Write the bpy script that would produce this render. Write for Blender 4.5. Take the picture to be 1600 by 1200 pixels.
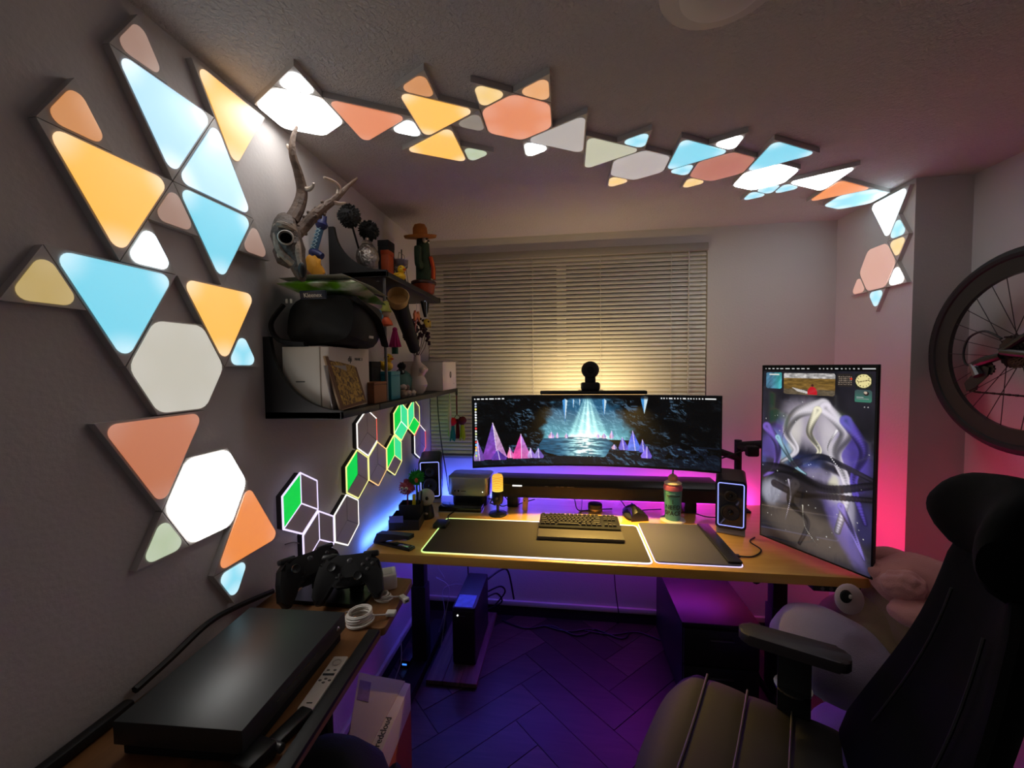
import bpy, bmesh, math, random
import numpy as np
from mathutils import Vector, Matrix, noise
random.seed(7)
for _o in list(bpy.data.objects): bpy.data.objects.remove(_o)
SC = bpy.context.scene
COL = SC.collection
PI = math.pi

# ------------------------------------------------------------------ camera
F = 641.8; YAW = .1323; PIT = .0434; ROL = -.0107; CAMH = 1.56
def ray(u, v):
    x = (u-800)/F; z = -(v-600)/F
    c, s = math.cos(ROL), math.sin(ROL); x, z = c*x-s*z, s*x+c*z
    zz = z*math.cos(PIT)-math.sin(PIT); y = math.cos(PIT)+z*math.sin(PIT)
    return Vector((x*math.cos(YAW)-y*math.sin(YAW), y*math.cos(YAW)+x*math.sin(YAW), zz))
def P(ax, val, u, v):
    """point where the sight line of photo pixel (u, v) meets the plane axis=val"""
    d = ray(u, v); c = Vector((0, 0, CAMH)); return c + d*((val-c[ax])/d[ax])
cam_d = bpy.data.cameras.new('camera'); cam = bpy.data.objects.new('camera', cam_d); COL.objects.link(cam)
cam_d.sensor_fit = 'HORIZONTAL'; cam_d.sensor_width = 36; cam_d.lens = 36*F/1600; cam_d.clip_start = .02
_f = ray(800, 600).normalized(); _r = (ray(1400, 600)-ray(200, 600)).normalized(); _u = _r.cross(_f)
M = Matrix((_r, _u, -_f)).transposed().to_4x4(); M.translation = (0, 0, CAMH); cam.matrix_world = M
SC.camera = cam

# ------------------------------------------------------------------ view, world
SC.view_settings.view_transform = 'Standard'; SC.view_settings.look = 'None'
SC.view_settings.gamma = 1; SC.view_settings.use_curve_mapping = False
SC.view_settings.exposure = 0.0
W = bpy.data.worlds.new('world'); SC.world = W; W.use_nodes = True
W.node_tree.nodes['Background'].inputs[0].default_value = (.64, .60, .64, 1)   # ambient fill added to lift the walls, in place of the unseen flat behind
W.node_tree.nodes['Background'].inputs[1].default_value = .095

# ------------------------------------------------------------------ room lights (real strips and the monitor lamp)
def area(name, loc, direction, sx, sy, color, power, parent=None):
    l = bpy.data.lights.new(name, 'AREA'); l.shape = 'RECTANGLE'; l.size = sx; l.size_y = sy
    l.color = color; l.energy = power
    o = bpy.data.objects.new(name, l); COL.objects.link(o)
    o.location = loc; o.rotation_euler = Vector(direction).to_track_quat('-Z', 'Y').to_euler()
    return o
LED = {}
# LED strip along the back and side edges of the desk, blue > violet > magenta > red
for nm, loc, d, sx, sy, c, e in (
    ('led_a', (-.62, 2.395, .765), (0, 1, .1), .40, .02, (.06, .12, 1), 2.6),
    ('led_b', (-.20, 2.395, .765), (0, 1, .1), .40, .02, (.16, .07, 1), 2.4),
    ('led_c', (.22, 2.395, .765), (0, 1, .1), .40, .02, (.34, .04, 1), 2.0),
    ('led_d', (.64, 2.395, .765), (0, 1, .1), .40, .02, (.80, .03, .80), 1.9),
    ('led_e', (1.00, 2.395, .765), (.3, 1, .1), .18, .02, (1, .04, .45), 1.0),
    ('led_f', (-.868, 2.02, .765), (-1, 0, .15), .62, .02, (.08, .22, 1), 1.3),
    ('led_g', (1.105, 2.10, .765), (1, 0, .25), .44, .02, (1, .02, .14), 2.3),
    ('led_h', (-.40, 2.36, .735), (0, -.25, -1), .80, .02, (.11, .05, 1), 1.5),
    ('led_i', (.50, 2.36, .735), (0, -.25, -1), .80, .02, (.40, .03, 1), 1.3),
    ):
    LED[nm] = area(nm, loc, d, sx, sy, c, e)
# lamp bar on the wide monitor: warm light down on the desk and back on the blind
LED['bar_front'] = area('bar_front', (.13, 2.05, 1.417), (0, -.16, -1), .48, .02, (1, .64, .15), 19.)
LED['bar_front'].data.spread = math.radians(88)      # the lamp bar is shielded to the sides
LED['bar_back'] = area('bar_back', (.125, 2.17, 1.435), (0, 1, .45), .42, .02, (1, .76, .36), 4.2)

# ------------------------------------------------------------------ helpers: colour, materials
def lin(c):
    c = c/255.
    return c/12.92 if c <= .04045 else ((c+.055)/1.055)**2.4
def rgb(r, g, b): return (lin(r), lin(g), lin(b), 1)
MATS = {}
def mat(name, col, rough=.6, metal=0., var=.0, vscale=8., bump=0., bscale=60., spec=.5, coat=0., alpha=1., trans=0., sheen=0.):
    if name in MATS: return MATS[name]
    m = bpy.data.materials.new(name); m.use_nodes = True; nt = m.node_tree; b = nt.nodes['Principled BSDF']
    c = rgb(*col) if len(col) == 3 else col
    b.inputs['Base Color'].default_value = c
    b.inputs['Roughness'].default_value = rough; b.inputs['Metallic'].default_value = metal
    b.inputs['Specular IOR Level'].default_value = spec; b.inputs['Coat Weight'].default_value = coat
    b.inputs['Alpha'].default_value = alpha; b.inputs['Transmission Weight'].default_value = trans
    b.inputs['Sheen Weight'].default_value = sheen
    tc = nt.nodes.new('ShaderNodeTexCoord')
    if var:
        n = nt.nodes.new('ShaderNodeTexNoise'); n.inputs['Scale'].default_value = vscale; n.inputs['Detail'].default_value = 4
        nt.links.new(tc.outputs['Object'], n.inputs['Vector'])
        mx = nt.nodes.new('ShaderNodeMix'); mx.data_type = 'RGBA'
        mx.inputs[6].default_value = tuple(max(0, x*(1-var)) for x in c[:3])+(1,)
        mx.inputs[7].default_value = tuple(min(1, x*(1+var)) for x in c[:3])+(1,)
        nt.links.new(n.outputs['Fac'], mx.inputs[0]); nt.links.new(mx.outputs[2], b.inputs['Base Color'])
    if bump:
        n = nt.nodes.new('ShaderNodeTexNoise'); n.inputs['Scale'].default_value = bscale; n.inputs['Detail'].default_value = 5
        nt.links.new(tc.outputs['Object'], n.inputs['Vector'])
        bp = nt.nodes.new('ShaderNodeBump'); bp.inputs['Strength'].default_value = bump; bp.inputs['Distance'].default_value = .01
        nt.links.new(n.outputs['Fac'], bp.inputs['Height']); nt.links.new(bp.outputs[0], b.inputs['Normal'])
    MATS[name] = m; return m
def wood(name, c1, c2, rough=.4, scale=(3, 30, 30), coat=0.):
    if name in MATS: return MATS[name]
    m = mat(name, c1, rough, coat=coat); nt = m.node_tree; b = nt.nodes['Principled BSDF']
    tc = nt.nodes.new('ShaderNodeTexCoord'); mp = nt.nodes.new('ShaderNodeMapping'); mp.inputs['Scale'].default_value = scale
    n = nt.nodes.new('ShaderNodeTexNoise'); n.inputs['Scale'].default_value = 1.; n.inputs['Detail'].default_value = 6; n.inputs['Distortion'].default_value = 1.2
    r = nt.nodes.new('ShaderNodeValToRGB'); r.color_ramp.elements[0].color = rgb(*c1); r.color_ramp.elements[1].color = rgb(*c2)
    r.color_ramp.elements[0].position = .3; r.color_ramp.elements[1].position = .7
    nt.links.new(tc.outputs['Object'], mp.inputs[0]); nt.links.new(mp.outputs[0], n.inputs['Vector'])
    nt.links.new(n.outputs['Fac'], r.inputs[0]); nt.links.new(r.outputs[0], b.inputs['Base Color'])
    return m
def emit(name, col, strength=1.):
    if name in MATS: return MATS[name]
    m = bpy.data.materials.new(name); m.use_nodes = True; nt = m.node_tree; b = nt.nodes['Principled BSDF']
    c = rgb(*col) if len(col) == 3 else col
    b.inputs['Base Color'].default_value = (c[0]*.6, c[1]*.6, c[2]*.6, 1)
    b.inputs['Emission Color'].default_value = c; b.inputs['Emission Strength'].default_value = strength
    b.inputs['Roughness'].default_value = .4
    MATS[name] = m; return m

# ------------------------------------------------------------------ helpers: geometry
class B:
    """collects shapes; build() links them as ONE mesh object"""
    def __init__(self): self.V = []; self.F = []
    def add(self, V, F, M=None):
        k = len(self.V)
        self.V += [tuple(M @ Vector(v)) for v in V] if M is not None else [tuple(v) for v in V]
        self.F += [tuple(i+k for i in f) for f in F]; return self
    def box(self, x0, x1, y0, y1, z0, z1, bev=0., seg=2, M=None):
        V = [(x, y, z) for z in (z0, z1) for y in (y0, y1) for x in (x0, x1)]
        Fc = [(0, 2, 3, 1), (4, 5, 7, 6), (0, 1, 5, 4), (2, 6, 7, 3), (0, 4, 6, 2), (1, 3, 7, 5)]
        if bev:
            bm = bmesh.new(); vs = [bm.verts.new(v) for v in V]
            for f in Fc: bm.faces.new([vs[i] for i in f])
            bmesh.ops.bevel(bm, geom=bm.edges[:], offset=bev, segments=seg, profile=.5, affect='EDGES')
            bm.verts.index_update(); V = [v.co[:] for v in bm.verts]; Fc = [[v.index for v in f.verts] for f in bm.faces]; bm.free()
        return self.add(V, Fc, M)
    def cbox(self, c, s, bev=0., seg=2, M=None):
        return self.box(c[0]-s[0]/2, c[0]+s[0]/2, c[1]-s[1]/2, c[1]+s[1]/2, c[2]-s[2]/2, c[2]+s[2]/2, bev, seg, M)
    def loft(self, rings, cap=True, M=None):
        n = len(rings[0]); V = [v for r in rings for v in r]; Fc = []
        for a in range(len(rings)-1):
            for i in range(n):
                j = (i+1) % n; Fc.append((a*n+i, a*n+j, (a+1)*n+j, (a+1)*n+i))
        if cap: Fc.append(tuple(range(n))[::-1]); Fc.append(tuple(range((len(rings)-1)*n, len(rings)*n)))
        return self.add(V, Fc, M)
    def tube(self, pts, r, seg=8, M=None, flat=1.):
        pts = [Vector(p) for p in pts]; n = len(pts)
        rr = r if isinstance(r, (list, tuple)) else [r]*n
        t0 = (pts[1]-pts[0]).normalized(); up = Vector((0, 0, 1)) if abs(t0.z) < .9 else Vector((1, 0, 0))
        rings = []
        for i, p in enumerate(pts):
            t = (pts[min(i+1, n-1)]-pts[max(i-1, 0)]).normalized()
            a = up-t*up.dot(t); a = a.normalized() if a.length > 1e-6 else t.orthogonal().normalized(); b = t.cross(a); up = a
            rings.append([p+(a*math.cos(2*PI*k/seg)*flat+b*math.sin(2*PI*k/seg))*rr[i] for k in range(seg)])
        return self.loft(rings, True, M)
    def cyl(self, p0, p1, r0, r1=None, seg=20, M=None): return self.tube([p0, p1], [r0, r0 if r1 is None else r1], seg, M)
    def lathe(self, prof, seg=24, c=(0, 0, 0), M=None):
        rings = [[(c[0]+r*math.cos(2*PI*k/seg), c[1]+r*math.sin(2*PI*k/seg), c[2]+z) for k in range(seg)] for r, z in prof]
        return self.loft(rings, True, M)
    def ball(self, c, r, seg=16, rings=10, M=None, nz=0., ns=3.):
        if not isinstance(r, (tuple, list)): r = (r, r, r)
        V = [(c[0], c[1], c[2]-r[2])]; Fc = []
        for a in range(1, rings):
            th = PI*a/rings
            for k in range(seg):
                d = Vector((math.sin(th)*math.cos(2*PI*k/seg), math.sin(th)*math.sin(2*PI*k/seg), -math.cos(th)))
                f = 1+(nz*noise.noise(d*ns+Vector(c)*9) if nz else 0)
                V.append((c[0]+d.x*r[0]*f, c[1]+d.y*r[1]*f, c[2]+d.z*r[2]*f))
        V.append((c[0], c[1], c[2]+r[2])); L = len(V)-1
        for k in range(seg):
            j = (k+1) % seg; Fc.append((0, 1+j, 1+k)); Fc.append((L, L-seg+k, L-seg+j))
            for a in range(rings-2): Fc.append((1+a*seg+k, 1+a*seg+j, 1+(a+1)*seg+j, 1+(a+1)*seg+k))
        return self.add(V, Fc, M)
    def prism(self, poly, z0, z1, M=None, bev=0.):
        n = len(poly); V = [(x, y, z0) for x, y in poly]+[(x, y, z1) for x, y in poly]
        Fc = [tuple(range(n))[::-1], tuple(range(n, 2*n))]+[(i, (i+1) % n, n+(i+1) % n, n+i) for i in range(n)]
        if bev:
            bm = bmesh.new(); vs = [bm.verts.new(v) for v in V]
            for f in Fc: bm.faces.new([vs[i] for i in f])
            bmesh.ops.bevel(bm, geom=[e for e in bm.edges if abs(e.verts[0].co.z-e.verts[1].co.z) < 1e-7], offset=bev, segments=2, profile=.5, affect='EDGES')
            bm.verts.index_update(); V = [v.co[:] for v in bm.verts]; Fc = [[v.index for v in f.verts] for f in bm.faces]; bm.free()
        return self.add(V, Fc, M)
    def mesh(self, name, m, smooth=35):
        me = bpy.data.meshes.new(name); me.from_pydata(self.V, [], self.F); me.validate()
        bm = bmesh.new(); bm.from_mesh(me); bmesh.ops.recalc_face_normals(bm, faces=bm.faces[:]); bm.to_mesh(me); bm.free()
        if smooth:
            me.shade_smooth(); me.set_sharp_from_angle(angle=math.radians(smooth))
        me.materials.append(m); return me
    def build(self, name, m, parent=None, smooth=35):
        return link(name, self.mesh(name, m, smooth), parent)
def link(name, me, parent=None):
    o = bpy.data.objects.new(name, me); COL.objects.link(o)
    if parent is not None: o.parent = parent
    return o
def tag(o, label=None, cat=None, group=None, kind=None):
    if label: o['label'] = label
    if cat: o['category'] = cat
    if group: o['group'] = group
    if kind: o['kind'] = kind
    return o
def thing(name, label, cat, loc=(0, 0, 0), rz=0., group=None, M=None):
    o = bpy.data.objects.new(name, None); COL.objects.link(o); o.empty_display_size = .05
    if M is not None: o.matrix_world = M
    else: o.location = loc; o.rotation_euler = (0, 0, rz)
    return tag(o, label, cat, group)
def struct(name, b, m, label=None, cat=None, smooth=0):
    return tag(b.build(name, m, None, smooth), label, cat, None, 'structure')
def rpoly(poly, r, n=6):
    """polygon with rounded corners"""
    out = []; N = len(poly)
    for i in range(N):
        p = Vector(poly[i]).to_2d(); a = (Vector(poly[i-1]).to_2d()-p); b = (Vector(poly[(i+1) % N]).to_2d()-p)
        a.normalize(); b.normalize(); ang = a.angle(b); d = r/math.tan(ang/2); c = p+(a+b).normalized()*(r/math.sin(ang/2))
        s = p+a*d-c; e = p+b*d-c; a0 = math.atan2(s.y, s.x); da = math.atan2(e.y, e.x)-a0
        while da > PI: da -= 2*PI
        while da < -PI: da += 2*PI
        out += [(c.x+r*math.cos(a0+da*k/n), c.y+r*math.sin(a0+da*k/n)) for k in range(n+1)]
    return out
def rect(x0, x1, y0, y1): return [(x0, y0), (x1, y0), (x1, y1), (x0, y1)]
def T(x=0, y=0, z=0, rx=0, ry=0, rz=0):
    return Matrix.Translation((x, y, z)) @ Matrix.Rotation(rz, 4, 'Z') @ Matrix.Rotation(ry, 4, 'Y') @ Matrix.Rotation(rx, 4, 'X')
def basis(o, x, y, z):
    m = Matrix((Vector(x), Vector(y), Vector(z))).transposed().to_4x4(); m.translation = o; return m
def bez(p0, p1, p2, p3, n=12):
    p0, p1, p2, p3 = map(Vector, (p0, p1, p2, p3))
    return [p0*(1-t)**3+p1*3*t*(1-t)**2+p2*3*t*t*(1-t)+p3*t**3 for t in [i/n for i in range(n+1)]]
def spline(pts, n=6):
    pts = [Vector(p) for p in pts]; out = []
    for i in range(len(pts)-1):
        a, b, c, d = pts[max(i-1, 0)], pts[i], pts[i+1], pts[min(i+2, len(pts)-1)]
        for k in range(n):
            t = k/n; out.append(.5*((2*b)+(c-a)*t+(2*a-5*b+4*c-d)*t*t+(3*b-a-3*c+d)*t**3))
    return out+[pts[-1]]
def cable(name, label, pts, r=.0025, m=None, group=None, parent=None, n=6):
    o = B().tube(spline(pts, n), r, 6).build(name, m or MATS['black'], parent)
    return tag(o, label, 'cable', group) if label else o
def letters(name, s, size, m, parent, fn=None, M=None, depth=.0006, align='CENTER'):
    cu = bpy.data.curves.new('t', 'FONT'); cu.body = s; cu.size = size; cu.align_x = align; cu.align_y = 'CENTER'; cu.extrude = depth; cu.resolution_u = 3
    ob = bpy.data.objects.new('t', cu); COL.objects.link(ob); bpy.context.view_layer.update()
    me = bpy.data.meshes.new_from_object(ob.evaluated_get(bpy.context.evaluated_depsgraph_get())); bpy.data.objects.remove(ob); bpy.data.curves.remove(cu)
    for v in me.vertices:
        p = Vector(v.co)
        if fn: p = Vector(fn(p))
        if M is not None: p = M @ p
        v.co = p
    me.materials.clear(); me.materials.append(m); me.name = name
    return link(name, me, parent)

# shared materials
mat('black', (22, 21, 22), .55, bump=.02); mat('black_plastic', (20, 20, 21), .38); mat('matte_black', (14, 14, 15), .8, bump=.05, bscale=200)
mat('dark_gloss', (14, 13, 14), .22); mat('white_plastic', (225, 220, 212), .45, var=.03); mat('silver', (190, 188, 184), .35, 1., var=.03)
mat('grey_metal', (120, 118, 118), .4, .9, var=.05); mat('white_card', (214, 206, 196), .7, var=.05); mat('kraft', (140, 92, 56), .8, var=.12, vscale=14)
mat('shelf_black', (24, 23, 24), .5, var=.15); mat('chrome', (200, 200, 205), .15, 1.)

# ================================================================== the room
XL, D, CEIL, XC, YC, XR, Y0 = -.914, 2.5, 2.34, 1.475, 1.99, 1.693, -1.1
plaster = mat('plaster', (206, 199, 197), .85, var=.04, vscale=3, bump=.12, bscale=90)
ceil_m = mat('ceiling_stipple', (204, 196, 194), .9, var=.05, vscale=4)
nt = ceil_m.node_tree                      # stippled paint on the ceiling
_n = nt.nodes.new('ShaderNodeTexNoise'); _n.inputs['Scale'].default_value = 105; _n.inputs['Detail'].default_value = 5; _n.inputs['Distortion'].default_value = .6
_t = nt.nodes.new('ShaderNodeTexCoord'); _b = nt.nodes.new('ShaderNodeBump'); _b.inputs['Strength'].default_value = .8; _b.inputs['Distance'].default_value = .012
nt.links.new(_t.outputs['Object'], _n.inputs['Vector']); nt.links.new(_n.outputs['Fac'], _b.inputs['Height']); nt.links.new(_b.outputs[0], nt.nodes['Principled BSDF'].inputs['Normal'])
struct('wall_left', B().box(XL-.12, XL, Y0, D+.25, 0, CEIL), plaster, 'grey painted wall carrying the light panels and shelves', 'wall')
WX0, WX1, WZ0, WZ1 = -.86, .802, .985, 2.252
wb = B().box(XL, XC+.4, D, D+.2, 0, WZ0).box(XL, XC+.4, D, D+.2, WZ1, CEIL).box(XL, WX0, D, D+.2, WZ0, WZ1).box(WX1, XC+.4, D, D+.2, WZ0, WZ1)
struct('wall_back', wb, plaster, 'pale wall behind the desk with the window opening', 'wall')
struct('wall_pillar', B().box(XC, XR+.12, YC, D, 0, CEIL), plaster, 'boxed-out pillar in the corner right of the window', 'wall')
struct('wall_right', B().box(XR, XR+.12, Y0, YC, 0, CEIL), plaster, 'pale wall behind the hanging bicycle', 'wall')
struct('ceiling', B().box(XL-.12, XR+.12, Y0, D+.25, CEIL, CEIL+.1), ceil_m, 'stippled grey painted ceiling', 'ceiling')
sk = mat('skirting_white', (205, 198, 192), .5); skd = mat('skirting_shade', (30, 26, 28), .6)  # dark front face: shade below the lit top edge, put into the colour
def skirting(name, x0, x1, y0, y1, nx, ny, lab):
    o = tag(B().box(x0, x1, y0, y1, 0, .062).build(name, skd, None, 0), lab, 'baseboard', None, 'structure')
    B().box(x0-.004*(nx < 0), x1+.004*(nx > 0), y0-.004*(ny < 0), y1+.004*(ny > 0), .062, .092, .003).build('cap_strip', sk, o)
skirting('baseboard_left', XL, XL+.014, Y0, D-.014, 1, 0, 'baseboard with a shade-coloured front and a white top strip along the left wall')
skirting('baseboard_back', XL+.014, XC, D-.014, D, 0, -1, 'baseboard with a shade-coloured front and a white top strip below the window')

# floor: herringbone planks laid on the diagonal
fb = struct('floor', B().box(XL-.12, XR+.12, Y0, D+.2, -.06, -.004), mat('floor_base', (16, 14, 16), .8), 'dark wooden herringbone parquet floor', 'floor')
pw = []
for k in range(5):
    g = random.uniform(.55, 1.3); pw.append(wood('plank_%d' % k, (int(62*g), int(48*g), int(42*g)), (int(84*g), int(66*g), int(58*g)), .42, (4, 40, 40)))
def clip(poly, x0, x1, y0, y1):
    for ax, val, sg in ((0, x0, 1), (0, x1, -1), (1, y0, 1), (1, y1, -1)):
        out = []
        for i in range(len(poly)):
            a, b = poly[i], poly[(i+1) % len(poly)]; da, db = (a[ax]-val)*sg, (b[ax]-val)*sg
            if da >= 0: out.append(a)
            if (da > 0) != (db > 0) and abs(da-db) > 1e-9:
                t = da/(da-db); out.append((a[0]+(b[0]-a[0])*t, a[1]+(b[1]-a[1])*t))
        poly = out
        if len(poly) < 3: return []
    return poly
pwid = .15; plen = .60; gap = .0015; rot = math.radians(45); ccs, ssn = math.cos(rot), math.sin(rot); npl = 0
for a in range(-14, 15):
    for b_ in range(-6, 7):
        for hv in (0, 1):
            # herringbone unit cell: one plank lying, one standing
            ox = a*pwid + b_*plen*2*0 ; oy = 0
            X_ = a*pwid + b_*(plen+0)*1.0; Y_ = a*pwid - b_*(plen)
            r_ = rect(X_+gap, X_+plen-gap, Y_+gap, Y_+pwid-gap) if hv == 0 else rect(X_+plen+gap-plen-pwid+0, X_-gap, Y_+gap, Y_+plen-gap)
            q = [(x*ccs-y*ssn+.3, x*ssn+y*ccs+1.2) for x, y in r_]
            q = clip(q, XL+.015, XR-.001, .55, D-.015)
            if len(q) < 3: continue
            A_ = abs(sum(q[i][0]*q[(i+1) % len(q)][1]-q[(i+1) % len(q)][0]*q[i][1] for i in range(len(q))))/2
            if A_ < .002: continue
            o = B().prism(q, -.004, random.uniform(-.0006, .0006)).build('plank', random.choice(pw), fb, 0); npl += 1

# window behind the blind
wn = thing('window_1', 'dark night window behind the closed blind', 'window', (0, D+.13, WZ0)); wn['kind'] = 'structure'
wf = mat('window_frame', (215, 210, 205), .5)
B().box(WX0, WX1, 0, .05, 0, .06).box(WX0, WX1, 0, .05, WZ1-WZ0-.06, WZ1-WZ0).box(WX0, WX0+.06, 0, .05, .06, WZ1-WZ0-.06).box(WX1-.06, WX1, 0, .05, .06, WZ1-WZ0-.06).box(-.06, 0, 0, .05, .06, WZ1-WZ0-.06).build('window_frame', wf, wn, 0)
gl = mat('night_glass', (10, 12, 18), .08)
for x0, x1 in ((WX0+.06, -.06), (0, WX1-.06)): B().box(x0, x1, .02, .03, .06, WZ1-WZ0-.06).build('pane', gl, wn, 0)

# venetian blind
bl = thing('venetian_blind', 'pale aluminium venetian blind closed across the window', 'blind', (0, D-.006, 0))
bm_ = mat('blind_slat', (214, 206, 194), .45, .15, var=.04, vscale=2); br_ = mat('blind_rail', (150, 142, 134), .5)
x0, x1 = WX0+.006, WX1-.008
B().box(x0-.003, x1+.006, -.014, .03, WZ1-.047, WZ1-.003, .003).build('headrail', br_, bl)
sl = B(); nseg = 6
prof = []
for k in range(nseg+1):
    t = k/nseg-.5; prof.append((t*.026, .0028*(1-4*t*t)))
tl = math.radians(62)
rings = []
for xx in (x0, x1):
    top = [(xx, a*math.cos(tl)-b*math.sin(tl), a*math.sin(tl)+b*math.cos(tl)) for a, b in prof]
    bot = [(xx, a*math.cos(tl)-(b-.0005)*math.sin(tl), a*math.sin(tl)+(b-.0005)*math.cos(tl)) for a, b in prof]
    rings.append(top+bot[::-1])
slat_me = sl.loft(rings).mesh('slat', bm_)
z = WZ1-.060; k = 0
while z > WZ0+.03:
    o = link('slat', slat_me, bl); o.location = (0, .008, z); o.rotation_euler = (random.uniform(-.006, .006), 0, 0); z -= .0243
B().box(x0, x1, -.005, .018, WZ0+.004, WZ0+.02, .003).build('bottom_rail', br_, bl)
cm = mat('blind_cord', (190, 182, 170), .8)
for xx in (-.58, -.20, .20, .60):
    c_ = B()
    for yy in (-.008, ): c_.cyl((xx, yy, WZ0+.02), (xx, yy, WZ1-.047), .0016, seg=6)
    c_.build('ladder_cord', cm, bl)
B().cyl((.695, -.011, 1.35), (.695, -.011, WZ1-.05), .003, seg=8).build('tilt_wand', mat('clear_wand', (190, 185, 178), .2), bl)

# flush ceiling light, switched off, at the top of the picture
cl = thing('ceiling_light', 'round white flush ceiling light, switched off', 'lamp', (.318, .905, CEIL))
B().lathe([(.125, 0), (.125, -.012), (.118, -.016), (.0, -.016)][:3]+[(.02, -.016)], 40).build('base', mat('lamp_base', (205, 195, 188), .6), cl)
B().lathe([(.085, -.016), (.085, -.028), (.07, -.036), (.04, -.041), (.01, -.043)], 40).build('diffuser', mat('lamp_diff', (215, 205, 198), .5), cl)

# ================================================================== modular light panels
def glow_mat(name, col, corners, strength, hot):
    if name in MATS: return MATS[name]
    m = bpy.data.materials.new(name); m.use_nodes = True; nt = m.node_tree; b = nt.nodes['Principled BSDF']
    b.inputs['Base Color'].default_value = (.5, .5, .5, 1); b.inputs['Roughness'].default_value = .45
    tc = nt.nodes.new('ShaderNodeTexCoord'); last = None
    for c in corners:                      # LEDs sit in the panel's corners: the diffuser is brightest there
        d = nt.nodes.new('ShaderNodeVectorMath'); d.operation = 'DISTANCE'; d.inputs[1].default_value = (c[0], c[1], 0)
        nt.links.new(tc.outputs['Object'], d.inputs[0])
        r = nt.nodes.new('ShaderNodeMapRange'); r.interpolation_type = 'SMOOTHSTEP'
        r.inputs['From Min'].default_value = .018; r.inputs['From Max'].default_value = .085; r.inputs['To Min'].default_value = 1; r.inputs['To Max'].default_value = 0
        nt.links.new(d.outputs['Value'], r.inputs['Value'])
        if last is None: last = r.outputs[0]
        else:
            mx = nt.nodes.new('ShaderNodeMath'); mx.operation = 'MAXIMUM'; nt.links.new(last, mx.inputs[0]); nt.links.new(r.outputs[0], mx.inputs[1]); last = mx.outputs[0]
    c = rgb(*col); h = tuple(x*.45+.62 for x in c[:3])
    mix = nt.nodes.new('ShaderNodeMix'); mix.data_type = 'RGBA'; mix.inputs[6].default_value = c; mix.inputs[7].default_value = h+(1,)
    ml = nt.nodes.new('ShaderNodeMath'); ml.operation = 'MULTIPLY'; ml.inputs[1].default_value = hot
    nt.links.new(last, ml.inputs[0]); nt.links.new(ml.outputs[0], mix.inputs[0])
    nt.links.new(mix.outputs[2], b.inputs['Emission Color']); b.inputs['Emission Strength'].default_value = strength
    MATS[name] = m; return m
plate_m = mat('panel_plate', (196, 190, 186), .4)
def tri_poly(s): return [(s*math.cos(math.radians(90+120*k))/math.sqrt(3), s*math.sin(math.radians(90+120*k))/math.sqrt(3)) for k in range(3)]
def hex_poly(s): return [(s*math.cos(math.radians(60*k)), s*math.sin(math.radians(60*k))) for k in range(6)]
WARM, AMB, ORG = (245, 185, 92), (248, 186, 84), (236, 140, 62)
PC = {'amber': ((238, 176, 76), 1.2, .5), 'skyblue': ((168, 210, 235), 1.25, .9), 'cyan': ((112, 200, 222), 1.15, .7), 'ice': ((210, 238, 248), 4.0, .8),
      'white': ((255, 255, 252), 7.0, 0.), 'softwhite': ((244, 250, 252), 8.0, .3), 'pinkbrown': ((152, 116, 100), .9, .05), 'tan': ((206, 134, 72), .9, .05),
      'khaki': ((190, 162, 92), .85, .08), 'linen': ((196, 192, 178), .9, .1), 'terracotta': ((190, 112, 76), .95, .12), 'sage': ((176, 192, 158), .95, .2),
      'orange': ((234, 134, 56), 1.0, .12), 'coral': ((222, 130, 86), .98, .15), 'grey': ((176, 170, 166), .85, .08), 'darkgrey': ((136, 126, 114), .75, .05), 'olive': ((186, 188, 164), .9, .08),
      'peach': ((228, 160, 98), .95, .12), 'gold': ((238, 196, 112), 1.0, .3), 'brick': ((178, 104, 82), .9, .05), 'pink': ((206, 150, 130), .9, .05)}
FRAMES = {'left': lambda a, b: basis((XL+.006, a, b), (0, 1, 0), (0, 0, 1), (1, 0, 0)),
          'ceil': lambda a, b: basis((a, b, CEIL-.006), (1, 0, 0), (0, -1, 0), (0, 0, -1)),
          'right': lambda a, b: basis((XC-.006, a, b), (0, -1, 0), (0, 0, 1), (-1, 0, 0))}
def panel(kind, wall, a, b, ang, colour, label, s):
    """kind: tri (2 lattice steps), mini (1 step), hex; (a, b) centre on that wall; ang in degrees"""
    nm = {'tri': 'triangle_light_panel', 'mini': 'mini_triangle_light_panel', 'hex': 'hexagon_light_panel'}[kind]
    t = thing(nm, label, 'light panel', M=FRAMES[wall](a, b) @ Matrix.Rotation(math.radians(ang), 4, 'Z'), group='modular light panels')
    pl = {'tri': tri_poly(2*s-.003), 'mini': tri_poly(s-.003), 'hex': hex_poly(s-.002)}[kind]
    fc = {'tri': rpoly(tri_poly(2*s-.020), .017), 'mini': rpoly(tri_poly(s-.018), .017), 'hex': rpoly(hex_poly(s-.006), .034)}[kind]
    B().prism(pl, -.006, .0115).build('base_plate', plate_m, t, 0)
    col, st, hot = PC[colour]
    m = glow_mat('panel_%s_%s' % (kind, colour), col, pl, st, hot)
    B().prism(fc, .0116, .0142, bev=.001).build('diffuser', m, t)
    return t
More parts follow.
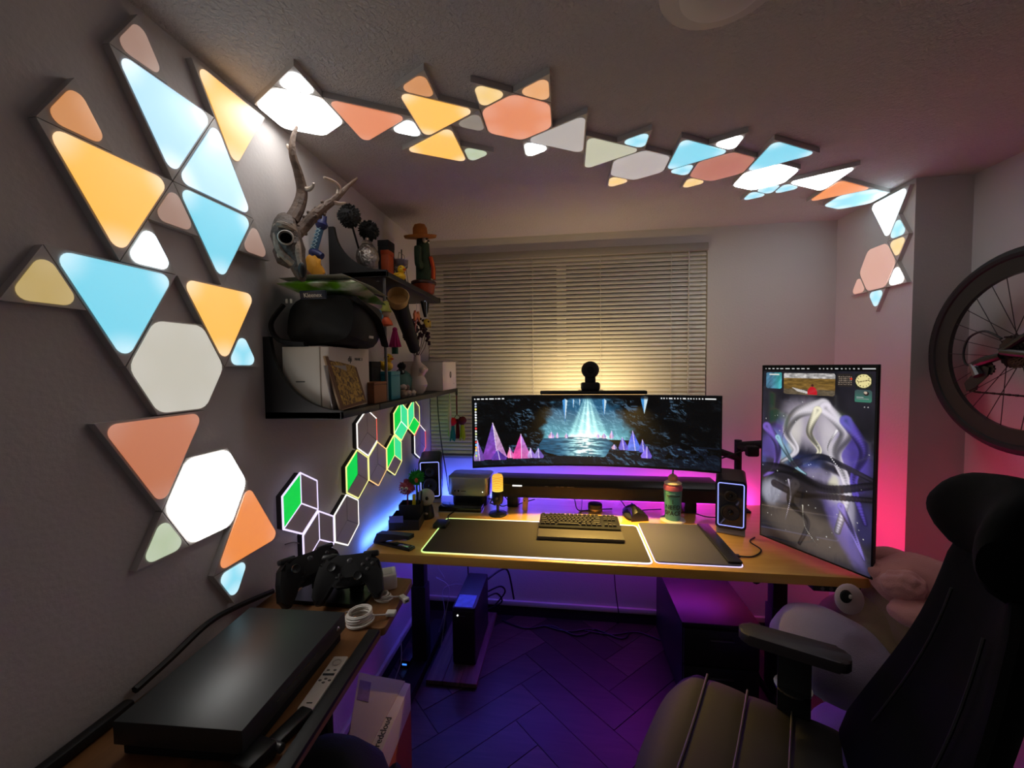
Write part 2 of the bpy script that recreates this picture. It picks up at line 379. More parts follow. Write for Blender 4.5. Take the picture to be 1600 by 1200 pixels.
# --- left wall: all corners lie on one triangular lattice (half steps along the wall, rows downward)
sL = .1237; yl0 = .7308; zl0 = CAMH+.7558
LP = [('mini', [(0, 1), (1, 0), (2, 1)], 'pinkbrown', 'small dusky pink triangle panel at the wall top, above the long pale blue triangle'),
 ('tri', [(0, 1), (4, 1), (2, 3)], 'skyblue', 'large pale blue triangle panel under the small dusky pink one near the ceiling'),
 ('tri', [(3, 0), (7, 0), (5, 2)], 'amber', 'large amber triangle panel with its top edge against the ceiling on the left wall'),
 ('tri', [(4, 1), (2, 3), (6, 3)], 'skyblue', 'large upright pale blue triangle panel between a pale blue and a turquoise triangle'),
 ('tri', [(2, 3), (6, 3), (4, 5)], 'cyan', 'large turquoise triangle panel pointing down, directly under the pale blue triangles'),
 ('mini', [(6, 3), (7, 4), (5, 4)], 'pinkbrown', 'small dusky pink triangle panel beside the deer skull'),
 ('mini', [(2, 3), (1, 4), (3, 4)], 'pinkbrown', 'small dusky pink triangle panel wedged between the amber and turquoise triangles'),
 ('mini', [(-2, 3), (-1, 2), (0, 3)], 'tan', 'small tan triangle panel on top of the big amber triangle of the left wall'),
 ('tri', [(-2, 3), (2, 3), (0, 5)], 'amber', 'big amber triangle panel pointing down, under the small tan one'),
 ('mini', [(1, 4), (0, 5), (2, 5)], 'ice', 'small icy white triangle panel on top of a large turquoise triangle'),
 ('tri', [(-2, 5), (2, 5), (0, 7)], 'cyan', 'large turquoise triangle panel between the small khaki panel and the linen hexagon'),
 ('mini', [(-3, 6), (-2, 5), (-1, 6)], 'khaki', 'small khaki triangle panel left of a large turquoise triangle'),
 ('tri', [(2, 5), (6, 5), (4, 7)], 'amber', 'amber triangle panel pointing down beside the linen coloured hexagon'),
 ('mini', [(5, 6), (4, 7), (6, 7)], 'cyan', 'small turquoise triangle panel at the tip of an amber triangle, beside the lower shelf'),
 ('hex', [(1, 6), (3, 6), (4, 7), (3, 8), (1, 8), (0, 7)], 'linen', 'linen coloured hexagon panel, dimly lit, on the left wall'),
 ('tri', [(-1, 8), (3, 8), (1, 10)], 'terracotta', 'large terracotta triangle panel below the linen hexagon'),
 ('hex', [(2, 9), (4, 9), (5, 10), (4, 11), (2, 11), (1, 10)], 'white', 'bright white hexagon panel beside the terracotta triangle'),
 ('mini', [(1, 10), (0, 11), (2, 11)], 'sage', 'small sage green triangle panel under the bright white wall hexagon'),
 ('tri', [(5, 10), (7, 12), (3, 12)], 'orange', 'orange upright triangle panel low on the left wall above the game console'),
 ('mini', [(3, 12), (5, 12), (4, 13)], 'cyan', 'small turquoise triangle panel, lowest of the left wall, under the orange one')]
for kind, vs, colr, lab in LP:
    cx = yl0+sL*.5*sum(v[0] for v in vs)/len(vs); cz = zl0-sL*.8660254*sum(v[1] for v in vs)/len(vs)
    zs = sorted(v[1] for v in vs); up = 0 if kind == 'hex' or zs[0] != zs[1] else 180
    panel(kind, 'left', cx, cz, up, colr, lab, sL)
# --- ceiling lattice: columns along X (index i), half steps along Y (index j)
sC = .1228; xc0 = -.890; yc0 = 1.110
CP = [('hex', [(0, 0), (1, -1), (2, 0), (2, 2), (1, 3), (0, 2)], 'white', 'bright white hexagon panel on the ceiling in the corner with the left wall'),
 ('mini', [(2, -2), (1, -1), (2, 0)], 'softwhite', 'small white triangle panel touching the bright white ceiling hexagon'),
 ('tri', [(2, 0), (4, 2), (2, 4)], 'coral', 'coral triangle ceiling panel next to the bright white hexagon'),
 ('mini', [(4, 2), (3, 3), (4, 4)], 'softwhite', 'small white triangle ceiling panel between the coral and amber triangles'),
 ('mini', [(5, -1), (4, 0), (5, 1)], 'tan', 'small tan triangle ceiling panel at the corner of an amber triangle'),
 ('tri', [(4, 0), (6, 2), (4, 4)], 'amber', 'amber triangle ceiling panel beneath the small tan one'),
 ('mini', [(6, 2), (5, 3), (6, 4)], 'darkgrey', 'small dim grey triangle ceiling panel beside the orange hexagon'),
 ('tri', [(5, 3), (3, 5), (5, 7)], 'amber', 'amber triangle ceiling panel next to the small green one'),
 ('mini', [(5, 5), (6, 6), (5, 7)], 'sage', 'small pale green triangle ceiling panel at the end of an amber triangle'),
 ('mini', [(6, 0), (7, 1), (6, 2)], 'gold', 'small gold triangle ceiling panel on the orange hexagon'),
 ('hex', [(6, 2), (7, 1), (8, 2), (8, 4), (7, 5), (6, 4)], 'coral', 'orange coral hexagon panel on the ceiling'),
 ('mini', [(8, 0), (7, 1), (8, 2)], 'peach', 'small peach triangle ceiling panel on the orange hexagon'),
 ('tri', [(9, 3), (7, 5), (9, 7)], 'grey', 'large dim grey triangle ceiling panel beside the orange hexagon'),
 ('mini', [(7, 5), (8, 6), (7, 7)], 'softwhite', 'small white triangle ceiling panel under the large grey triangle'),
 ('tri', [(9, 5), (11, 7), (9, 9)], 'olive', 'large dim olive grey triangle ceiling panel between grey triangle and grey hexagon'),
 ('mini', [(11, 5), (10, 6), (11, 7)], 'cyan', 'small turquoise triangle ceiling panel on the olive grey triangle'),
 ('hex', [(11, 7), (12, 8), (12, 10), (11, 11), (10, 10), (10, 8)], 'grey', 'dim grey hexagon panel on the ceiling'),
 ('mini', [(10, 10), (11, 11), (10, 12)], 'gold', 'small gold triangle ceiling panel under the grey hexagon'),
 ('tri', [(12, 6), (14, 8), (12, 10)], 'cyan', 'large turquoise triangle ceiling panel between the grey and the brick red hexagon'),
 ('mini', [(14, 6), (13, 7), (14, 8)], 'softwhite', 'small white triangle ceiling panel on a turquoise triangle beside the brick red hexagon'),
 ('mini', [(13, 9), (12, 10), (13, 11)], 'cyan', 'small turquoise triangle ceiling panel between a turquoise triangle and the brick red hexagon'),
 ('hex', [(14, 8), (15, 9), (15, 11), (14, 12), (13, 11), (13, 9)], 'brick', 'brick red hexagon panel on the ceiling'),
 ('mini', [(13, 11), (14, 12), (13, 13)], 'gold', 'small gold triangle ceiling panel under the brick red hexagon'),
 ('tri', [(15, 7), (17, 9), (15, 11)], 'cyan', 'large turquoise triangle ceiling panel touching the white hexagon in mid ceiling'),
 ('hex', [(16, 10), (17, 11), (17, 13), (16, 14), (15, 13), (15, 11)], 'softwhite', 'white hexagon panel on the ceiling beside a turquoise triangle'),
 ('mini', [(16, 14), (17, 15), (16, 16)], 'cyan', 'small turquoise triangle ceiling panel, outermost of three under the white hexagon'),
 ('mini', [(17, 13), (16, 14), (17, 15)], 'cyan', 'small turquoise triangle ceiling panel, middle of three under the white hexagon'),
 ('mini', [(17, 13), (18, 14), (17, 15)], 'cyan', 'small turquoise triangle ceiling panel next to the large white triangle'),
 ('tri', [(19, 11), (17, 13), (19, 15)], 'softwhite', 'large white triangle panel on the ceiling beside the orange one'),
 ('tri', [(19, 13), (21, 15), (19, 17)], 'orange', 'large orange triangle ceiling panel between white triangle and turquoise hexagon'),
 ('hex', [(21, 15), (22, 16), (22, 18), (21, 19), (20, 18), (20, 16)], 'cyan', 'turquoise hexagon panel in the ceiling corner above the pillar')]
for kind, vs, colr, lab in CP:
    xs = [v[0] for v in vs]; cx = xc0+sC*.8660254*sum(xs)/len(vs); cy = yc0+sC*.5*sum(v[1] for v in vs)/len(vs)
    xs.sort(); a = 30 if kind == 'hex' else (-90 if xs[0] == xs[1] else 90)
    panel(kind, 'ceil', cx, cy, a, colr, lab, sC)
# --- pillar
sR = .120; yr0 = 1.995; zr0 = 2.318
RP = [('tri', [(0, 0), (4, 0), (2, 2)], 'ice', 'large icy blue triangle panel at the top of the pillar'),
 ('mini', [(1, 1), (0, 2), (2, 2)], 'cyan', 'small turquoise triangle panel on the pillar beside the icy blue triangle'),
 ('mini', [(0, 2), (2, 2), (1, 3)], 'gold', 'small gold triangle panel on the pillar'),
 ('hex', [(2, 2), (4, 2), (5, 3), (4, 4), (2, 4), (1, 3)], 'pink', 'salmon pink hexagon panel on the pillar'),
 ('mini', [(1, 3), (0, 4), (2, 4)], 'white', 'small bright white triangle panel on the pillar'),
 ('mini', [(5, 3), (4, 4), (6, 4)], 'pink', 'small salmon pink triangle panel on the pillar'),
 ('mini', [(2, 4), (4, 4), (3, 5)], 'cyan', 'small turquoise triangle panel, lowest on the pillar')]
for kind, vs, colr, lab in RP:
    cx = yr0+sR*.5*sum(v[0] for v in vs)/len(vs); cz = zr0-sR*.8660254*sum(v[1] for v in vs)/len(vs)
    zs = sorted(v[1] for v in vs); up = 0 if kind == 'hex' or zs[0] != zs[1] else 180
    panel(kind, 'right', cx, cz, up, colr, lab, sR)

# ================================================================== outlined hexagon lights (cube look) on the left wall
def hexcol(c, s=1.0): return emit('hexline_%d_%d_%d' % c, c, s)
hb = mat('hex_body', (150, 140, 150), .35, var=.03); hside = mat('hex_side', (40, 38, 40), .5)
green = emit('hex_green', (0, 205, 70), 1.0); mint = emit('hex_mint', (60, 225, 150), .95); dgreen = emit('hex_dgreen', (10, 160, 60), .9)
clearface = mat('hex_face', (225, 216, 222), .3, spec=.6)
LAV, YEL, WHT, RED, ORN = (226, 214, 255), (236, 232, 140), (250, 246, 238), (240, 96, 84), (240, 190, 120)
HX = [(1.264, 1.104, LAV, LAV, (1, 0, 0), 'cube-look hexagon light with one green face, lone upper hexagon of the near end'),
 (1.359, .939, LAV, LAV, (0, 0, 0), 'cube-look hexagon light with white lines low behind the game controllers'),
 (1.549, .939, WHT, None, (0, 0, 0), 'unlit-face hexagon light with pale outline, low beside the desk end'),
 (1.644, 1.103, YEL, None, (1, 0, 0), 'yellow-lined hexagon light with its left face green'),
 (1.739, 1.268, WHT, None, (0, 0, 0), 'clear hexagon light with white outline under the shelf board'),
 (1.834, 1.103, ORN, None, (0, 0, 0), 'clear hexagon light with orange outline between two green-faced hexagons'),
 (2.024, 1.103, YEL, YEL, (1, 2, 0), 'yellow-lined hexagon light with two green faces above the pen holder'),
 (2.119, 1.268, YEL, WHT, (1, 2, 2), 'hexagon light with all three faces green under the shelf'),
 (2.309, 1.268, YEL, YEL, (2, 0, 1), 'hexagon light with two green faces nearest the window'),
 (2.404, 1.103, RED, None, (0, 0, 0), 'clear hexagon light with red and white outline beside the loudspeaker')]
hs = .1062; hexes = []
def hv(k): return Vector((hs*math.cos(math.radians(90-60*k)), hs*math.sin(math.radians(90-60*k))))   # 0 top, clockwise
for cy, cz, outl, inl, faces, lab in HX:
    t = thing('hexagon_line_light', lab, 'light panel', M=basis((XL+.004, cy, cz), (0, 1, 0), (0, 0, 1), (1, 0, 0)), group='cube-look hexagon lights')
    B().prism([tuple(hv(k)*.985) for k in range(6)][::-1], -.004, .016).build('body', hside, t, 0)
    O = Vector((0, 0)); quads = [(0, 4, 5), (0, 2, 1), (2, 4, 3)]           # left, right, bottom rhombus
    for (a, b, c), st in zip(quads, faces):
        q = [O, hv(a), hv(c), hv(b)]; ce = sum(q, Vector((0, 0)))/4; q = [ce+(p-ce)*.955 for p in q]
        o = B().prism([tuple(p) for p in q], .016, .019).build('face', {0: clearface, 1: green, 2: mint}[st], t, 0)
    mo = hexcol(outl, 1.25)
    for k in range(6):
        a, b = hv(k)*.985, hv((k+1) % 6)*.985
        mm = mo
        if lab.startswith('clear hexagon light with white') and k in (1,): mm = hexcol(RED, 1.1)
        if lab.startswith('clear hexagon light with red') and k in (0, 3, 4): mm = hexcol(WHT, 1.1)
        if lab.startswith('clear hexagon light with orange') and k in (4, 5): mm = hexcol(YEL, 1.1)
        B().cyl((a.x, a.y, .018), (b.x, b.y, .018), .0030, seg=8).build('outline_tube', mm, t)
    mi = hexcol(inl, 1.25) if inl else mat('hex_dull_line', (178, 168, 178), .4)
    for k in (0, 2, 4):
        b = hv(k)*.985; B().cyl((0, 0, .018), (b.x, b.y, .018), .0026 if inl else .0016, seg=8).build('inner_tube', mi, t)

# ================================================================== standing desk
DZ = .78; DX0, DX1, DY0, DY1 = -.855, 1.10, 1.605, 2.385
dk = thing('standing_desk', 'light oak standing desk with rounded corners on black steel legs', 'desk', (0, 0, 0))
oak = wood('oak_top', (224, 168, 76), (236, 186, 98), .34, (2.5, 22, 22), coat=.15); oak_edge = wood('oak_edge', (150, 108, 68), (172, 128, 84), .45, (3, 24, 24))
B().prism(rpoly(rect(DX0, DX1, DY0, DY1), .035), DZ-.036, DZ, bev=.003).build('desktop', oak, dk)
for lx in (-.757, .962):
    B().box(lx-.038, lx+.038, 1.965, 2.035, .05, .44, .004).build('leg', MATS['matte_black'], dk)
    B().box(lx-.031, lx+.031, 1.972, 2.028, .44, .72, .004).build('inner_leg', MATS['matte_black'], dk)
    B().box(lx-.04, lx+.04, 1.70, 2.32, .0, .05, .006).build('foot', MATS['matte_black'], dk)
    B().box(lx-.03, lx+.03, 1.72, 2.30, .715, DZ-.036).build('bracket', MATS['matte_black'], dk)
B().box(-.726, .931, 1.985, 2.03, .70, DZ-.036).build('crossbeam', MATS['matte_black'], dk)
hp = B().box(.90, 1.06, 1.615, 1.69, DZ-.062, DZ-.036, .003).build('height_control', MATS['black_plastic'], dk)
for i in range(4): B().cyl((.93+.03*i, 1.613, DZ-.05), (.93+.03*i, 1.617, DZ-.05), .007, seg=12).build('button', MATS['grey_metal'], hp)
# LED strip stuck along the back edge (the lamps are the ones set up at the top)
ls = thing('led_strip', 'coloured LED strip stuck along the back and side edges of the desk', 'LED strip', (0, 0, 0))
for (a, b, c, e) in (((-.84, DY1+.003), (-.42, DY1+.003), (20, 60, 255), 3), ((-.42, DY1+.003), (0, DY1+.003), (70, 40, 255), 3), ((0, DY1+.003), (.43, DY1+.003), (120, 30, 255), 3), ((.43, DY1+.003), (.86, DY1+.003), (230, 25, 220), 3), ((.86, DY1+.003), (1.07, DY1+.003), (255, 30, 120), 3)):
    B().box(a[0], b[0], a[1]-.003, a[1]+.002, DZ-.03, DZ-.02).build('led_segment', emit('led%d%d' % (c[0], c[1]), c, e), ls, 0)
B().box(DX0-.005, DX0, 1.72, 2.33, DZ-.03, DZ-.02).build('led_segment', emit('ledleft', (40, 90, 255), 3), ls, 0)
B().box(DX1, DX1+.005, 1.88, 2.32, DZ-.03, DZ-.02).build('led_segment', emit('ledright', (255, 25, 60), 3), ls, 0)
for k, o in LED.items():
    if k.startswith('led'): o.parent = ls

# ------------------------------------------------------------------ wide curved monitor
MX, MW, MZ0, MZ1, RC = .122, 1.212, 1.045, 1.412, 1.85
ang = MW/RC; cy_ = 2.015+RC*math.cos(ang/2)-RC    # centre of curvature lies toward the viewer
YC0 = 2.015-RC*math.cos(ang/2)
def mpt(t, z, off=0.):                           # t -.5...5 along the arc
    a = t*ang; return (MX+(RC+off)*math.sin(a), YC0+(RC+off)*math.cos(a), z)
mon = thing('curved_monitor', 'super wide curved monitor showing a crystal cave picture', 'monitor', (0, 0, 0))
def shell(z0, z1, o0, o1, n=48, t0=-.5, t1=.5):
    return [[mpt(t0+(t1-t0)*k/n, z0, o0), mpt(t0+(t1-t0)*k/n, z1, o0), mpt(t0+(t1-t0)*k/n, z1, o1), mpt(t0+(t1-t0)*k/n, z0, o1)] for k in range(n+1)]
B().loft(shell(MZ0, MZ1, .001, .012)).build('casing', mat('mon_case', (150, 150, 152), .35, .6), mon)
bz = mat('bezel', (8, 8, 9), .3)
B().loft(shell(MZ0+.002, MZ1-.002, -.0005, .0012)).build('bezel', bz, mon)
B().loft(shell(MZ0+.05, MZ1-.05, .012, .04, 20, -.3, .3)).build('back_bulge', MATS['black_plastic'], mon)
# stand
sy = YC0+RC+.035
B().box(MX-.06, MX+.06, sy-.006, sy+.012, 1.17, 1.29, .003).build('mount_plate', MATS['black_plastic'], mon)

def screen_mat(name, gloss=.06):
    m = bpy.data.materials.new(name); m.use_nodes = True; nt = m.node_tree; b = nt.nodes['Principled BSDF']
    at = nt.nodes.new('ShaderNodeAttribute'); at.attribute_name = 'Col'
    b.inputs['Base Color'].default_value = (.012, .012, .013, 1); b.inputs['Roughness'].default_value = gloss
    nt.links.new(at.outputs['Color'], b.inputs['Emission Color']); b.inputs['Emission Strength'].default_value = 1.0
    return m
def screen_mesh(name, img, fn, m, parent):
    """img: H x W x 3 display-referred picture computed below; one vertex per pixel"""
    Hh, Ww, _ = img.shape
    V = [fn(i/(Ww-1), j/(Hh-1)) for j in range(Hh) for i in range(Ww)]
    Fc = [(j*Ww+i, (j+1)*Ww+i, (j+1)*Ww+i+1, j*Ww+i+1) for j in range(Hh-1) for i in range(Ww-1)]
    me = bpy.data.meshes.new(name); me.from_pydata(V, [], Fc)
    a = me.color_attributes.new('Col', 'FLOAT_COLOR', 'POINT')
    im = np.clip(img, 0, 1); l = np.where(im <= .04045, im/12.92, ((im+.055)/1.055)**2.4)
    a.data.foreach_set('color', np.concatenate([l.reshape(-1, 3), np.ones((Hh*Ww, 1))], 1).astype(np.float32).ravel())
    me.materials.append(m); return link(name, me, parent)
def vnoise(X, Y, seed=0):
    """smooth value noise"""
    rs = np.random.RandomState(seed); g = rs.rand(64, 64)
    xi = np.floor(X).astype(int); yi = np.floor(Y).astype(int); fx = X-xi; fy = Y-yi; fx = fx*fx*(3-2*fx); fy = fy*fy*(3-2*fy)
    q = lambda a, b: g[a % 64, b % 64]
    return (q(xi, yi)*(1-fx)+q(xi+1, yi)*fx)*(1-fy)+(q(xi, yi+1)*(1-fx)+q(xi+1, yi+1)*fx)*fy
def fbm(X, Y, seed=0, o=4): return sum(vnoise(X*2**k, Y*2**k, seed+k)*.5**k for k in range(o))/sum(.5**k for k in range(o))
def poly_mask(X, Y, pts):
    m = np.zeros(X.shape, bool); n = len(pts); j = n-1
    for i in range(n):
        xi, yi = pts[i]; xj, yj = pts[j]
        c = ((yi > Y) != (yj > Y)) & (X < (xj-xi)*(Y-yi)/((yj-yi) if yj != yi else 1e-9)+xi); m ^= c; j = i
    return m
def sm(a, b, x): t = np.clip((x-a)/(b-a), 0, 1); return t*t*(3-2*t)
def C3(*c): return np.array(c, float)/255
# --- picture of the cave (coordinates: picture 1437 x 425)
Wp, Hp = 620, 184
X, Y = np.meshgrid(np.linspace(0, 1437, Wp), np.linspace(0, 425, Hp))
img = np.zeros((Hp, Wp, 3))
n1 = fbm(X/60, Y/40, 3); n2 = fbm(X/22+Y/30, Y/26-X/60, 11)
gy_, gx_ = np.gradient(fbm(X/34+n1*2, Y/30, 13, 5)); ridge = np.clip((gx_*.8-gy_)*34-.25, 0, 1)**1.3
rock = (np.exp(-((X-330)/140)**2)+np.exp(-((X-930)/170)**2)*1.0+.9*np.exp(-((X-1220)/120)**2)+.25)*(.35+.65*sm(.35, .6, n1))
img += (ridge*rock*.5*sm(.44, .56, fbm(X/80, Y/60, 71)))[..., None]*C3(92, 128, 160)+(.03*sm(.4, .7, n1))[..., None]*C3(60, 90, 130)
dc = np.abs(X-705)
mouth = sm(1.16, .92, np.hypot((X-690)/265, (Y-290)/300)+(n1-.5)*.40)*(Y < 268)
img = img*(1-mouth[..., None])+mouth[..., None]*(C3(36, 84, 116)*(1-sm(60, 270, Y))[..., None]+C3(84, 150, 166)*sm(60, 270, Y)[..., None]+(ridge*.12)[..., None])
ang_ = (X-698)/(Y+42); rays = sm(.50, .30, np.abs(ang_))*(0.78+.22*np.sin(ang_*34+1))*(Y < 262)*sm(1.25, .7, np.hypot((X-705)/285, (Y-300)/300))
img += rays[..., None]*(C3(215, 226, 180)*.9)*(.42+.45*np.exp(-(ang_/.22)**2))[..., None]
glow = np.exp(-((X-690)/130)**2-((Y-258)/22)**2); img += glow[..., None]*C3(230, 225, 180)*.6
wat = poly_mask(X, Y, [(430, 262), (610, 254), (800, 256), (870, 300), (840, 345), (780, 385), (560, 380), (380, 330)])
wv = fbm(X/40, Y/6, 21); wc = C3(34, 84, 116)*(.5+.9*wv)[..., None]+(np.exp(-((X-680)/95)**2)*(.35+.9*sm(.42, .62, wv)))[..., None]*C3(225, 222, 170)*.8
img = np.where(wat[..., None], wc, img)
bank = (Y > 372+18*(n1-.5)) | ((Y > 300) & (X < 400+(Y-300)*.9) & (n1 > .46)) | ((X > 800+(380-Y)*.55) & (Y > 290) & (n1 > .42))
img = np.where(bank[..., None], C3(10, 14, 24)+(ridge*.5)[..., None]*C3(80, 120, 150)*rock[..., None], img)
def crystal(ap, bl_, br_, base, c1, c2, c3, split=.55):
    mx = bl_+(br_-bl_)*split
    for pts, c in (([ap, (bl_, base-12), (bl_+6, base), (mx, base)], c1), ([ap, (mx, base), (br_-6, base), (br_, base-14)], c2)):
        mk = poly_mask(X, Y, pts); t = sm(ap[1], base, Y)[..., None]
        img[mk] = (C3(*c)*(1-.5*t)+C3(*c3)*.5*t)[mk]*(.75+.5*n2[..., None])[mk]
    e = np.abs(X-(ap[0]+(mx-ap[0])*(Y-ap[1])/(base-ap[1])))
    mk = (e < 2.6) & (Y > ap[1]) & (Y < base); img[mk] = img[mk]*.3+C3(235, 215, 250)*.7
crystal((120, 158), 55, 205, 385, (96, 70, 160), (196, 180, 190), (150, 50, 170), .62)
crystal((26, 262), 0, 70, 388, (150, 150, 190), (90, 70, 150), (120, 60, 150))
crystal((292, 232), 236, 352, 385, (190, 60, 150), (150, 110, 190), (250, 90, 150), .5)
crystal((148, 325), 108, 205, 390, (70, 50, 140), (50, 34, 110), (120, 60, 170))
crystal((222, 312), 205, 250, 380, (210, 120, 170), (160, 80, 160), (240, 120, 150))
crystal((350, 320), 330, 380, 382, (200, 190, 230), (120, 100, 190), (150, 90, 180))
crystal((398, 322), 366, 432, 385, (150, 140, 200), (96, 84, 160), (110, 70, 160))
crystal((962, 210), 930, 1010, 330, (90, 84, 200), (60, 70, 190), (110, 170, 250), .6)
crystal((902, 250), 880, 940, 328, (110, 96, 200), (70, 60, 170), (130, 120, 230))
crystal((1018, 262), 996, 1050, 338, (96, 90, 190), (60, 56, 150), (90, 100, 220))
crystal((1044, 300), 1008, 1072, 372, (120, 100, 210), (76, 64, 170), (140, 110, 220))
for a, b, w in ((570, 232, 12), (478, 222, 20), (515, 226, 10), (795, 228, 14), (840, 212, 14), (760, 232, 9), (855, 296, 16)):
    crystal((a, b), a-w, a+w, 262 if b < 260 else 326, (190, 150, 190), (120, 120, 200), (220, 170, 180))
for a, y1, w in ((562, 160, 15), (797, 122, 13), (1028, 108, 22), (612, 80, 6), (650, 60, 5)):
    for s_, c in ((-1, (70, 150, 220)), (1, (210, 235, 245))):
        mk = poly_mask(X, Y, [(a, y1), (a+s_*w, 8 if a > 1000 else 30), (a, 0 if a > 1000 else 18)]); img[mk] = C3(*c)*.9
dark = sm(12, 26, Y)[..., None]; img *= .25+.75*dark
rs = random.Random(4)
def dashes(img, X, Y, x, y, h, words):
    for w in words:
        mk = (np.abs(Y-y) < h) & (X > x) & (X < x+w); img[mk] = .85; x += w+9
dashes(img, X, Y, 10, 14, 3.2, [7, 18, 16, 14, 28, 6, 16, 14]); dashes(img, X, Y, 1120, 14, 3.2, [6, 7, 5, 18, 8, 6, 5, 16, 7, 6, 5, 5, 7, 8, 56])
dc_ = [(170, 175, 190), (150, 160, 180), (225, 220, 120), (200, 200, 205), (230, 232, 235), (226, 226, 230), (214, 214, 190), (190, 196, 205), (120, 128, 130), (226, 60, 60), (220, 220, 220), (206, 214, 150), (190, 195, 200), (180, 186, 192), (212, 70, 60), (120, 190, 235), (240, 170, 60), (235, 205, 90), (110, 190, 200), (180, 214, 80), (140, 150, 160)]
for i, c in enumerate(dc_):
    mk = np.hypot(X-18, Y-(42+i*16.6)) < 6.2; img[mk] = C3(*c)
img[(X < 3) | (X > 1434) | (Y < 2) | (Y > 420)] = 0.01
scr_m = screen_mat('wide_screen', .18)
screen_mesh('screen', img*1.08, lambda u, v: mpt(-.497+.994*u, MZ1-.005-v*(MZ1-MZ0-.012), -.0012), scr_m, mon)

# lamp bar and webcam on its top edge
lb = thing('monitor_light_bar', 'slim black lamp bar clipped on the wide monitor', 'lamp', (0, 0, 0))
a_, b_ = P(1, 2.09, 845, 612), P(1, 2.09, 1008, 612)
B().box(a_.x, b_.x, 2.03, 2.07, MZ1+.006, MZ1+.024, .005).build('bar', MATS['black_plastic'], lb)
B().box(.06, .19, 2.068, sy+.06, MZ1+.002, MZ1+.02, .004).build('clip', MATS['black_plastic'], lb)
B().box(a_.x+.01, b_.x-.01, 2.042, 2.06, MZ1+.0045, MZ1+.0062).build('front_lamp', emit('bar_lamp', (255, 200, 120), 2), lb, 0)
for k, o in LED.items():
    if k.startswith('bar'): o.parent = lb
wc = thing('webcam', 'round black webcam standing on the lamp bar', 'webcam', (0, 0, 0))
p = P(1, 2.075, 922, 578)
B().box(p.x-.046, p.x+.046, 2.035, 2.10, MZ1+.024, MZ1+.064, .01).build('mount', MATS['black_plastic'], wc)
B().box(p.x-.026, p.x+.026, 2.055, 2.085, MZ1+.062, p.z-.03, .004).build('neck', MATS['black_plastic'], wc)
B().lathe([(.02, -.022), (.038, -.018), (.043, -.004), (.043, .01), (.036, .02), (.01, .022)], 32, M=T(p.x, 2.07, p.z, rx=PI/2)).build('body', MATS['black'], wc)
B().lathe([(.016, .0), (.016, .003), (.012, .004), (.004, .004)], 24, M=T(p.x, 2.048, p.z, rx=PI/2)).build('lens', MATS['dark_gloss'], wc)

# ------------------------------------------------------------------ sound bar under the monitor
sb = thing('soundbar', 'long black soundbar under the wide monitor', 'speaker', (0, 0, 0))
B().prism(rpoly([(2.20, .84), (2.20, .915), (2.235, .94), (2.355, .94), (2.355, .84)][::-1], .008, 3), -.40, .775, M=basis((0, 0, 0), (0, 1, 0), (0, 0, 1), (1, 0, 0))).build('body', mat('soundbar_body', (30, 28, 28), .35, var=.1), sb)
B().box(-.385, .76, 2.197, 2.201, .845, .908, .001).build('grille', mat('soundbar_grille', (34, 30, 27), .6, bump=.3, bscale=600), sb, 0)
for x in (-.30, .64): B().box(x-.03, x+.03, 2.22, 2.34, DZ, .842, .004).build('foot', MATS['black_plastic'], sb)
pl = P(1, 2.195, 808, 757); B().box(pl.x-.026, pl.x+.026, 2.193, 2.199, pl.z-.010, pl.z-.004).build('status_light', emit('sb_led', (250, 250, 245), 1.2), sb, 0)
for x in (-.12, -.06, -.035, 0, .02): B().box(x, x+.018, 2.1955, 2.199, pl.z-.009, pl.z-.006).build('marking', mat('sb_print', (110, 105, 100), .6), sb, 0)

# ------------------------------------------------------------------ portrait monitor on an arm
pa, pb = P(2, .80, 1187, 836), P(2, .80, 1364, 907); pa.z = pb.z = 0
ux = (pb-pa).normalized(); PWD = (pb-pa).length; PZ0, PZ1 = .80, 1.553
nrm = Vector((-ux.y, ux.x, 0)); nrm = -nrm if nrm.y > 0 else nrm       # toward the room
if nrm.dot(Vector((0, -1, 0))) < 0: nrm = -nrm
pm = thing('portrait_monitor', 'tall monitor turned upright at the desk corner with a pale violet fantasy picture', 'monitor', M=basis((pa.x, pa.y, PZ0), ux, -nrm, (0, 0, 1)))
PH = PZ1-PZ0
B().box(0, PWD, .002, .014, 0, PH, .002).build('casing', mat('pm_case', (60, 60, 62), .35, .7), pm)
B().box(.001, PWD-.001, -.001, .003, .001, PH-.001).build('bezel', bz, pm, 0)
B().box(.09, PWD-.09, .014, .05, .18, PH-.18, .01).build('back_bulge', MATS['black_plastic'], pm)
B().box(PWD/2-.05, PWD/2+.05, .05, .062, PH/2-.05, PH/2+.05, .002).build('mount_plate', MATS['matte_black'], pm)
Wq, Hq = 230, 408
X, Y = np.meshgrid(np.linspace(0, 420, Wq), np.linspace(0, 745, Hq))
q1 = fbm(X/90, Y/120, 31); q2 = fbm(X/45+q1*3, Y/70+q1*4, 41); img = np.zeros((Hq, Wq, 3))
img += C3(34, 32, 40)*(.5+q1)[..., None]
fl = np.sin((X*.018+q1*7.5+Y*.006)); st = np.clip(1-np.abs(np.sin(X*.03+q2*9+Y*.012)), 0, 1)**3
def wash(cx, cy, rx, ry, rot_, col, k, img=img):
    dx, dy = X-cx, Y-cy; a, b = dx*math.cos(rot_)+dy*math.sin(rot_), -dx*math.sin(rot_)+dy*math.cos(rot_)
    w = np.clip(np.exp(-(((a/rx)**2+(b/ry)**2+(q2-.5)*.9)**3)*.9)*k*(.75+.5*q2), 0, 1)[..., None]; img[:] = img*(1-w)+C3(*col)*w
